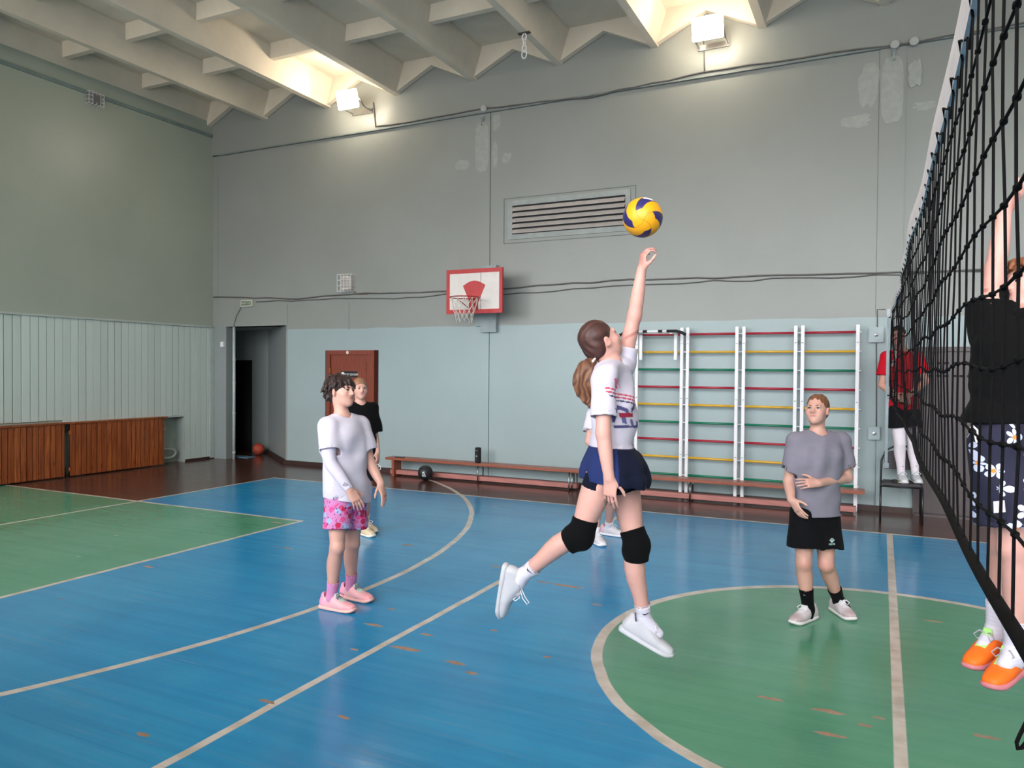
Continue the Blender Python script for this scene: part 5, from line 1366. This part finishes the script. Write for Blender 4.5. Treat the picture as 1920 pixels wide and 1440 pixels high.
# ---- 3. person in grey t-shirt
def grey():
    D = 5.52; A = lambda u, v, dd=0.0: at(u, v, D + dd)
    j = dict(pelvis=A(1528, 955), neck=A(1533, 812, 0), shR=A(1492, 829, -.03), shL=A(1577, 829, .04), elR=A(1479, 902, .0), wrR=A(1484, 938, -.10), elL=A(1588, 896, .02), wrL=A(1534, 906, -.18),
             hipR=A(1509, 965, -.02), hipL=A(1547, 966, .03), knR=A(1507, 1056, -.06), anR=A(1515, 1141, -.02), knL=A(1549, 1059, -.02), anL=A(1573, 1127, .14))
    H = Frame(A(1532, 769, -.01), cdir(-.60, -.16, -.78), cdir(.04, -1, .06), .96); j['head'] = H
    org = np.array([j['pelvis'][0], j['pelvis'][1], 0.0]); root = new_person(org, 'person in grey t-shirt and black shorts standing in the green circle')
    S = SDF(); torso_sdf(S, j, 1.0); head_sdf(S, H, j['neck'])
    limb_arm(S, j['shR'], j['elR'], j['wrR'], 1.0); limb_arm(S, j['shL'], j['elL'], j['wrL'], 1.0)
    hand_sdf(S, j['wrR'], A(1503, 968, -.17) - j['wrR'], cdir(.6, -.5, .6), cdir(.3, -.5, -.8), (.18, .22, .28, .32), .15, .92)
    hand_sdf(S, j['wrL'], A(1498, 906, -.22) - j['wrL'], cdir(-.1, .35, .9), cdir(0, -1, 0), (.25, .3, .35, .4), .15, .92)
    bk = cdir(.2, 0, 1)
    limb_leg(S, j['hipR'], j['knR'], j['anR'], bk, 1.02); limb_leg(S, j['hipL'], j['knL'], j['anL'], bk, 1.02)
    sdf_obj('body', S, .005, M_SKIN, root, skin_col(H, SKIN2, [(j['knR'] - bk * .05, .05, .35), (j['knL'] - bk * .05, .05, .35), (A(1510, 906, -.2), .05, .2)]))
    face_parts(H, root, (80, 84, 84), (128, 92, 68))
    S = SDF(); S.ell(H.p(0, -.022, .042), np.array([.080, .099, .088]) * H.s, H.A, .02); S.ell(H.p(0, -.05, -.02), np.array([.068, .062, .06]) * H.s, H.A, .03)
    S.ell(H.p(0, .122, -.035), np.array([.084, .088, .112]) * H.s, H.A, .012, 's')
    for s_ in (-1, 1): S.ell(H.p(s_ * .088, .012, -.025), np.array([.027, .028, .034]) * H.s, H.A, .008, 's')
    S.ell(H.p(0, -.03, -.11), np.array([.06, .07, .045]) * H.s, H.A, .01, 's'); S.ell(H.p(0, -.105, .0), np.array([.032, .03, .032]) * H.s, H.A, .01)
    S.ell(H.p(0, .03, .128), np.array([.006, .10, .016]) * H.s, H.A, .010, 's')
    hc = lin((112, 72, 50)); S.disp(lambda X: .0015 * np.sin(H.loc(X)[:, 1] * 120 + H.loc(X)[:, 0] * 180))
    sdf_obj('hair', S, .005, M_HAIR, root, lambda X: hc * (1 + .18 * np.sin(H.loc(X)[:, 0] * 260 + H.loc(X)[:, 1] * 60))[:, None])
    jj = dict(j); jj['hem_c'] = A(1531, 968)
    tee(root, jj, lin((126, 122, 136)), 1.0, hem_n=cdir(.02, 1, -.08), loose=1.07, sleeve=.70, h=.0055, sl_r=.078, amp=.0062, seed=31, flare=.96)
    shorts(root, j, lin((15, 15, 19)), 1.02, .62, .108, .0055, 'shorts', 9, .0035, None, 1.10)
    # paw mark and wordmark on the shorts
    c0 = A(1560, 1015, -.16); r_, u_ = cdir(1, 0, .25), cdir(0, -1, 0); n_ = -cdir(0, 0, 1)
    pw = MB()
    def disc(a, b, ra, rb):
        q = [c0 + r_ * (a + ra * math.cos(w)) + u_ * (b + rb * math.sin(w)) - org for w in [2 * PI * k / 14 for k in range(14)]]; pw.add(q + [x + n_ * .001 for x in q], [tuple(range(13, -1, -1)), tuple(range(14, 28))])
    disc(0, 0, .011, .009)
    for a, b in ((-.015, .008), (-.006, .017), (.006, .017), (.015, .008)): disc(a, b, .0042, .0058)
    pw.build('shorts_print', mat('print_mint', (176, 206, 206), .8), root)
    put_text(root, 'KELME', .018, c0 - u_ * .021, r_, u_, (176, 206, 206), 'shorts_lettering')
    fR, fL = np.array([*nv(cdir(-.80, 0, -.58))[:2], 0]), np.array([*nv(cdir(.12, 0, -1))[:2], 0])
    GR = [(196, 186, 192), (178, 160, 164), (206, 204, 210), (216, 212, 212), (190, 186, 192)]
    sock(root, j['anR'], j['knR'], .155, (9, 9, 11), fR, r=.046); sock(root, j['anL'], j['knL'], .135, (9, 9, 11), fL, r=.046)
    swoosh(root, j['anR'] + (j['knR'] - j['anR']) * .33 + cdir(-.6, 0, -.8) * .052, cdir(1, .6, 0), cdir(0, -1, 0), .010, (220, 220, 224))
    shoe(root, j['anR'], fR, (0, 0, 1), GR, 'pale grey training shoe turned to the left', L=.265, ground=0.001); shoe(root, j['anL'], fL, (0, 0, 1), GR, 'pale grey training shoe pointing toward the camera', L=.265, ground=0.001)
grey()

# ---- 4. person in black t-shirt behind the boy
def black():
    D = 8.28; A = lambda u, v, dd=0.0: at(u, v, D + dd)
    j = dict(pelvis=A(678, 853), neck=A(675, 757, 0), shR=A(655, 768, -.06), shL=A(698, 767, .08), elR=A(652, 812, -.08), wrR=A(660, 845, -.12), elL=A(703, 820, .08), wrL=A(708, 848, .0),
             hipR=A(668, 862, -.04), hipL=A(688, 861, .05), knR=A(672, 925, -.06), anR=A(681, 985, -.06), knL=A(685, 922, .02), anL=A(686, 978, .16))
    H = Frame(A(675, 730, .0), cdir(.42, -.05, -.9), cdir(0, -1, .03), .98); j['head'] = H
    org = np.array([j['pelvis'][0], j['pelvis'][1], 0.0]); root = new_person(org, 'fair-haired person in black t-shirt half hidden behind the boy in white')
    S = SDF(); torso_sdf(S, j); head_sdf(S, H, j['neck'])
    limb_arm(S, j['shR'], j['elR'], j['wrR']); limb_arm(S, j['shL'], j['elL'], j['wrL'])
    hand_sdf(S, j['wrR'], A(664, 868, -.14) - j['wrR'], cdir(.6, 0, .8), cdir(.3, 0, -1), (.3,) * 4, .2, .95); hand_sdf(S, j['wrL'], A(709, 874, -.03) - j['wrL'], cdir(-.8, 0, .3), cdir(-.2, 0, -1), (.4,) * 4, .25, .95)
    bk = cdir(-.4, 0, 1)
    limb_leg(S, j['hipR'], j['knR'], j['anR'], bk); limb_leg(S, j['hipL'], j['knL'], j['anL'], bk)
    sdf_obj('body', S, .0065, M_SKIN, root, skin_col(H, SKIN2, [(A(709, 865, -.02), .05, .3)]))
    face_parts(H, root, (80, 84, 90), (140, 104, 80))
    S = SDF(); S.ell(H.p(0, -.02, .045), np.array([.082, .100, .088]) * H.s, H.A, .02); S.ell(H.p(0, .122, -.050), np.array([.088, .09, .112]) * H.s, H.A, .012, 's')
    S.ell(H.p(0, -.02, -.105), np.array([.08, .1, .055]) * H.s, H.A, .01, 's')
    for s_ in (-1, 1): S.ell(H.p(s_ * .088, .012, -.028), np.array([.027, .028, .034]) * H.s, H.A, .008, 's')
    hc = lin((140, 100, 76)); S.disp(lambda X: .002 * lnoise(X, 25, 6))
    sdf_obj('hair', S, .006, M_HAIR, root, lambda X: hc * (1 + .2 * lnoise(X, 30, 3))[:, None])
    tee(root, j, lin((10, 10, 12)), 1.0, hem=-.18, loose=1.02, sleeve=.78, h=.007, sl_r=.092, amp=.004, seed=41)
    shorts(root, j, lin((24, 24, 30)), .98, .6, .105, .008, 'shorts', 9, .003)
    TN = [(196, 178, 150), (206, 186, 160), (190, 170, 146), (222, 214, 200), (186, 164, 136)]
    f = np.array([*nv(cdir(.7, 0, -.7))[:2], 0])
    for s_ in ('R', 'L'):
        sock(root, j['an' + s_], j['kn' + s_], .09, (216, 208, 200), f, h=.007); shoe(root, j['an' + s_], f, (0, 0, 1), TN, 'tan trainer behind the boy', L=.275, ground=0.001, h=.007)
    MB().tube([A(709, 876, -.03) + .03 * (cdir(1, .3, 0) * math.cos(q * PI / 7) + cdir(0, 1, .3) * math.sin(q * PI / 7)) - org for q in range(14)], .004, 5, True).build('wrist_band', mat('band_white', (214, 208, 206), .7), root, True)
black()

# ---- 5. mostly hidden player behind the jumper
def hidden():
    D = 8.02; A = lambda u, v, dd=0.0: at(u, v, D + dd)
    j = dict(pelvis=A(1136, 868), neck=A(1137, 766, 0), shR=A(1112, 779, -.10), shL=A(1158, 779, .10), elR=A(1104, 828, -.14), wrR=A(1132, 850, -.22), elL=A(1172, 828, .08), wrL=A(1168, 860, -.05),
             hipR=A(1126, 876, -.05), hipL=A(1146, 875, .05), knR=A(1122, 945, -.12), anR=A(1117, 1003, -.10), knL=A(1148, 938, .08), anL=A(1141, 989, .28))
    H = Frame(A(1140, 737, .0), cdir(.8, -.1, -.55), cdir(0, -1, .03), .98); j['head'] = H
    org = np.array([j['pelvis'][0], j['pelvis'][1], 0.0]); root = new_person(org, 'player in white t-shirt almost hidden behind the jumping hitter')
    S = SDF(); torso_sdf(S, j); head_sdf(S, H, j['neck'])
    limb_arm(S, j['shR'], j['elR'], j['wrR']); limb_arm(S, j['shL'], j['elL'], j['wrL'])
    hand_sdf(S, j['wrR'], A(1148, 852, -.26) - j['wrR'], cdir(0, 0, 1), cdir(0, -1, 0), (.3,) * 4, .2, .95); hand_sdf(S, j['wrL'], A(1160, 880, -.1) - j['wrL'], cdir(-.8, 0, .3), cdir(-.2, 0, -1), (.3,) * 4, .25, .95)
    bk = cdir(-.7, 0, .7)
    limb_leg(S, j['hipR'], j['knR'], j['anR'], bk); limb_leg(S, j['hipL'], j['knL'], j['anL'], bk)
    sdf_obj('body', S, .0075, M_SKIN, root, skin_col(H, SKIN2)); face_parts(H, root)
    S = SDF(); S.ell(H.p(0, -.02, .045), [.084, .102, .088], H.A, .02); S.ell(H.p(0, .122, -.050), [.088, .09, .112], H.A, .012, 's'); S.ell(H.p(0, -.02, -.105), [.08, .1, .055], H.A, .01, 's')
    hc = lin((90, 62, 48)); S.disp(lambda X: .002 * lnoise(X, 25, 6)); sdf_obj('hair', S, .0075, M_HAIR, root, lambda X: hc * (1 + .2 * lnoise(X, 30, 3))[:, None])
    tee(root, j, lin((204, 198, 212)), 1.0, hem=-.12, loose=1.0, sleeve=.62, h=.008, sl_r=.085, amp=.004, seed=51)
    shorts(root, j, lin((30, 30, 40)), .98, .55, .105, .008, 'shorts', 9, .003)
    f = np.array([*nv(cdir(.85, 0, -.5))[:2], 0]); f2 = np.array([*nv(cdir(.3, 0, -.9))[:2], 0])
    WH = [(204, 198, 206), (214, 208, 214), (206, 206, 212), (226, 222, 226), (220, 120, 140)]
    for s_, q in (('R', f2), ('L', f)):
        sock(root, j['an' + s_], j['kn' + s_], .10, (228, 222, 230), q, h=.007); shoe(root, j['an' + s_], q, (0, 0, 1), WH, 'white trainer with pink heel', L=.275, ground=0.001, h=.0065)
hidden()

# ---- 6. man in red shirt on the chair
def red():
    D = 9.30; A = lambda u, v, dd=0.0: at(u, v, D + dd)
    j = dict(pelvis=A(1695, 762), neck=A(1689, 656, 0), shR=A(1662, 670, -.02), shL=A(1720, 670, .06), elR=A(1653, 722, -.04), wrR=A(1686, 746, -.22), elL=A(1736, 715, .02), wrL=A(1704, 742, -.22),
             hipR=A(1682, 772, -.02), hipL=A(1708, 772, .04), knR=A(1687, 832, -.06), anR=A(1690, 885, -.02), knL=A(1712, 832, -.04), anL=A(1716, 884, .0))
    H = Frame(A(1684, 630, .0), cdir(-.55, .05, -.8), cdir(0, -1, .03), 1.02); j['head'] = H
    org = np.array([j['pelvis'][0], j['pelvis'][1], .468]); root = new_person(org, 'man in red shirt and black shorts standing on the chair behind the net')
    S = SDF(); torso_sdf(S, j, 1.05); head_sdf(S, H, j['neck'])
    limb_arm(S, j['shR'], j['elR'], j['wrR'], 1.05); limb_arm(S, j['shL'], j['elL'], j['wrL'], 1.05)
    hand_sdf(S, j['wrR'], A(1702, 752, -.25) - j['wrR'], cdir(0, .2, 1), cdir(0, -1, 0), (.4,) * 4, .2); hand_sdf(S, j['wrL'], A(1690, 748, -.25) - j['wrL'], cdir(0, .2, 1), cdir(0, -1, 0), (.4,) * 4, .2)
    bk = cdir(.1, 0, 1)
    limb_leg(S, j['hipR'], j['knR'], j['anR'], bk); limb_leg(S, j['hipL'], j['knL'], j['anL'], bk)
    sdf_obj('body', S, .007, M_SKIN, root, skin_col(H, (190, 142, 126))); face_parts(H, root, (50, 42, 38), (34, 26, 24))
    S = SDF(); S.ell(H.p(0, -.02, .045), [.082, .100, .086], H.A, .02); S.ell(H.p(0, .122, -.045), [.088, .09, .108], H.A, .012, 's'); S.ell(H.p(0, -.02, -.10), [.08, .1, .06], H.A, .01, 's')
    hc = lin((36, 28, 28)); S.disp(lambda X: .002 * lnoise(X, 25, 6)); sdf_obj('hair', S, .007, M_HAIR, root, lambda X: hc * (1 + .2 * lnoise(X, 30, 3))[:, None])
    rd_ = lin((186, 24, 40)); wt = lin((216, 206, 208)); R_ = nv(j['shR'] - j['shL']); nb = j['neck']
    def rcol(X):
        c = np.tile(rd_, (len(X), 1)); q = np.abs((X - nb) @ R_); z = nb[2] - X[:, 2]; m = (np.abs(q - (.10 + z * .35)) < .011) & (z < .20) & (z > .0); c[m] = wt; return c
    tee(root, j, rcol, 1.03, hem=-.06, loose=1.0, sleeve=.62, h=.007, sl_r=.082, amp=.004, seed=61)
    shorts(root, j, lin((20, 20, 24)), 1.0, .46, .112, .008, 'shorts', 9, .003)
    f = np.array([*nv(cdir(-.25, 0, -.95))[:2], 0]); GY = [(186, 190, 196), (196, 200, 204), (170, 174, 182), (206, 206, 210), (180, 184, 190)]
    for s_ in ('R', 'L'):
        kn, an, hip = j['kn' + s_], j['an' + s_], j['hip' + s_]
        S = SDF(); S.loft([hip * .45 + kn * .55, kn, kn * .67 + an * .33 + bk * .016, kn * .3 + an * .7 + bk * .006, an - np.array([0, 0, .04])], [.076, .064, .064, .050, .042], k=.01); S.ell(kn - bk * .02, [.045, .045, .05], k=.02)
        sdf_obj('legging', S, .007, M_CLOTH, root, lin((222, 212, 220)))
        shoe(root, an, f, (0, 0, 1), GY, 'light grey trainer on the chair seat', L=.29, ground=.469, h=.0065)
        swoosh(root, an + (kn - an) * .22 + cdir(0, 0, -1) * .052, cdir(1, 0, 0), cdir(0, -1, 0), .02, (40, 40, 50))
red()

# ---- 7. blocker in black hoodie at the right edge
def hoodie():
    D = 3.22; A = lambda u, v, dd=0.0: at(u, v, D + dd)
    j = dict(pelvis=A(1890, 810), neck=A(1915, 600, .02), shR=A(1872, 628, -.02), shL=A(1935, 640, .26), elR=A(1866, 505, .08), wrR=A(1884, 400, .10), elL=A(1965, 520, .28), wrL=A(1985, 410, .25),
             hipR=A(1872, 830, -.06), hipL=A(1915, 830, .10), knR=A(1898, 1030, -.06), anR=A(1903, 1215, -.02), knL=A(1880, 1020, .14), anL=A(1867, 1180, .16))
    j['shR'], j['shL'] = A(1853, 628, .03), A(1958, 632, .20)
    H = Frame(A(1927, 536, .10), cdir(-.93, -.12, -.18), cdir(-.05, -1, .05), 1.0); j['head'] = H
    org = np.array([j['pelvis'][0], j['pelvis'][1], 0.0]); root = new_person(org, 'airborne blocker in black hoodie and daisy-print shorts at the right edge')
    S = SDF(); torso_sdf(S, j, 1.02); head_sdf(S, H, j['neck'])
    limb_arm(S, j['shR'], j['elR'], j['wrR'], 1.05); limb_arm(S, j['shL'], j['elL'], j['wrL'], 1.05)
    hand_sdf(S, j['wrR'], A(1925, 338, .08) - j['wrR'], cdir(-.5, .5, .3), cdir(0, 0, 1), (.15,) * 4, .1); hand_sdf(S, j['wrL'], A(1990, 330, .2) - j['wrL'], cdir(-.9, 0, 0), cdir(0, 0, -1), (.1,) * 4, .1)
    bk = cdir(.95, 0, .1)
    limb_leg(S, j['hipR'], j['knR'], j['anR'], bk, 1.0); limb_leg(S, j['hipL'], j['knL'], j['anL'], bk, 1.0)
    sdf_obj('body', S, .0052, M_SKIN, root, skin_col(H, SKIN1, [(j['knR'] - bk * .05, .06, .2), (A(1905, 380, .1), .07, .35), (j['elR'], .05, .2)])); face_parts(H, root, (70, 62, 56), (120, 80, 56))
    S = SDF(); S.ell(H.p(0, -.02, .045), [.086, .104, .088], H.A, .02); S.ell(H.p(0, .122, -.052), [.088, .09, .108], H.A, .012, 's'); S.ell(H.p(0, -.02, -.11), [.08, .1, .055], H.A, .01, 's')
    for s_ in (-1, 1): S.ell(H.p(s_ * .09, .012, -.03), [.03, .03, .036], H.A, .008, 's')
    rnd = np.random.default_rng(8); locks(S, H, [(-.06 + .012 * k, .075 - abs(-.06 + .012 * k) * .3, .10, rnd.normal() * .4, .7, -.6, .04, .012) for k in range(11)], rnd)
    hc = lin((128, 78, 52)); S.disp(lambda X: .002 * lnoise(X, 25, 6)); sdf_obj('hair', S, .0055, M_HAIR, root, lambda X: hc * (1 + .22 * lnoise(X, 30, 3))[:, None])
    bk_ = lin((11, 11, 12)); jj = dict(j); jj['hem_c'] = A(1882, 792)
    tee(root, jj, bk_, 1.04, hem_n=cdir(0, 1, 0), loose=1.20, sleeve=.42, h=.0065, sl_r=.092, amp=.006, seed=71, name='hoodie', flare=.84)
    S = SDF(); nb = j['neck']; c0 = nb + np.array([0, 0, .03]); f_ = nv(cdir(-.9, 0, .1)); r_ = nv(np.cross(f_, [0, 0, 1]))
    ring_ = [c0 + .10 * (f_ * math.cos(q * PI / 5) * .9 + r_ * math.sin(q * PI / 5)) - np.array([0, 0, .03]) * math.cos(q * PI / 5) for q in range(11)]
    S.loft(ring_, [.034] * 11, k=.02, m=2); S.loft([c0 - f_ * .09, c0 - f_ * .13 - np.array([0, 0, .10])], [.06, .05], [.05, .03], r_, k=.04)
    S.loft([A(1862, 590, .05), A(1872, 550, .05), A(1880, 530, .06)], [.05, .04, .02], k=.02); S.disp(fold(c0, f_, 40, .004, 3)); sdf_obj('hood', S, .0065, M_CLOTH, root, bk_)
    # daisy shorts
    t = NT('daisy_cloth'); P = t.pos()
    nd = t.n('ShaderNodeTexVoronoi'); nd.inputs['Scale'].default_value = 11; t.link(P, nd.inputs['Vector'])
    pv = t.n('ShaderNodeVectorMath', operation='SUBTRACT'); t.link(t.mapv(P, (11, 11, 11)), pv.inputs[0])
    vm = t.n('ShaderNodeVectorMath', operation='SCALE'); t.link(nd.outputs['Position'], vm.inputs[0]); vm.inputs[3].default_value = 11; t.link(vm.outputs[0], pv.inputs[1])
    px, py, pz = t.sep(pv.outputs[0]); ang = t.math('ARCTAN2', pz, t.math('ADD', px, py)); pet = t.math('ABSOLUTE', t.math('COSINE', t.math('MULTIPLY', ang, 2.5)))
    dist = nd.outputs['Distance']
    petal = t.math('MULTIPLY', t.math('LESS_THAN', dist, t.math('ADD', .16, t.math('MULTIPLY', pet, .26))), t.math('GREATER_THAN', pet, .30))
    ce_ = t.math('LESS_THAN', dist, .13)
    c = t.mix(petal, s2l((26, 26, 50)), s2l((196, 202, 232))); c = t.mix(ce_, c, s2l((226, 140, 60))); t.color(c); t.rough(.85)
    shorts(root, j, lin((26, 26, 50)), 1.02, .70, .118, .0065, 'shorts', 9, .006, t.m, 1.06)
    MB().tube([A(1822, 797, -.10) - org, A(1832, 806, -.11) - org, A(1835, 822, -.11) - org, A(1838, 828, -.11) - org], .004, 6).tube([A(1820, 800, -.10) - org, A(1828, 815, -.11) - org, A(1831, 830, -.11) - org], .004, 6).build('drawstring', mat('cord_white', (214, 208, 206), .7), root)
    tg2 = MB(); q = [A(1862, 940, -.20), A(1883, 938, -.20), A(1885, 960, -.20), A(1863, 962, -.20)]; n_ = cdir(0, 0, -1)
    tg2.add([x - org for x in q] + [x + n_ * .002 - org for x in q], [(0, 1, 2, 3), (7, 6, 5, 4), (0, 4, 5, 1), (1, 5, 6, 2), (2, 6, 7, 3), (3, 7, 4, 0)]); tg2.build('patch_label', mat('label_white', (206, 198, 204), .7), root)
    OR_ = [(246, 110, 30), (250, 112, 24), (170, 230, 130), (196, 120, 128), (70, 60, 150)]
    fR, fL = A(1832, 1290, -.12) - A(1905, 1240, .02), A(1792, 1248, .04) - A(1870, 1200, .16)
    sock(root, j['anR'], j['knR'], .13, (206, 202, 216), fR, r=.044); sock(root, j['anL'], j['knL'], .13, (206, 202, 216), fL, r=.044)
    swoosh(root, A(1896, 1192, -.07), cdir(1, .2, 0), cdir(0, -1, 0), .014, (40, 40, 56))
    shoe(root, A(1900, 1224, .0), fR, cdir(-.45, -.80, -.20), OR_, 'bright orange trainer with lime tongue, the nearer of the pair', L=.29, lace=(160, 156, 166)); shoe(root, A(1866, 1190, .16), fL, cdir(-.45, -.80, -.20), OR_, 'bright orange trainer with lime tongue, the farther of the pair', L=.29, lace=(160, 156, 166))
hoodie()
for o in bpy.data.objects:
    if '_org' in o: del o['_org']
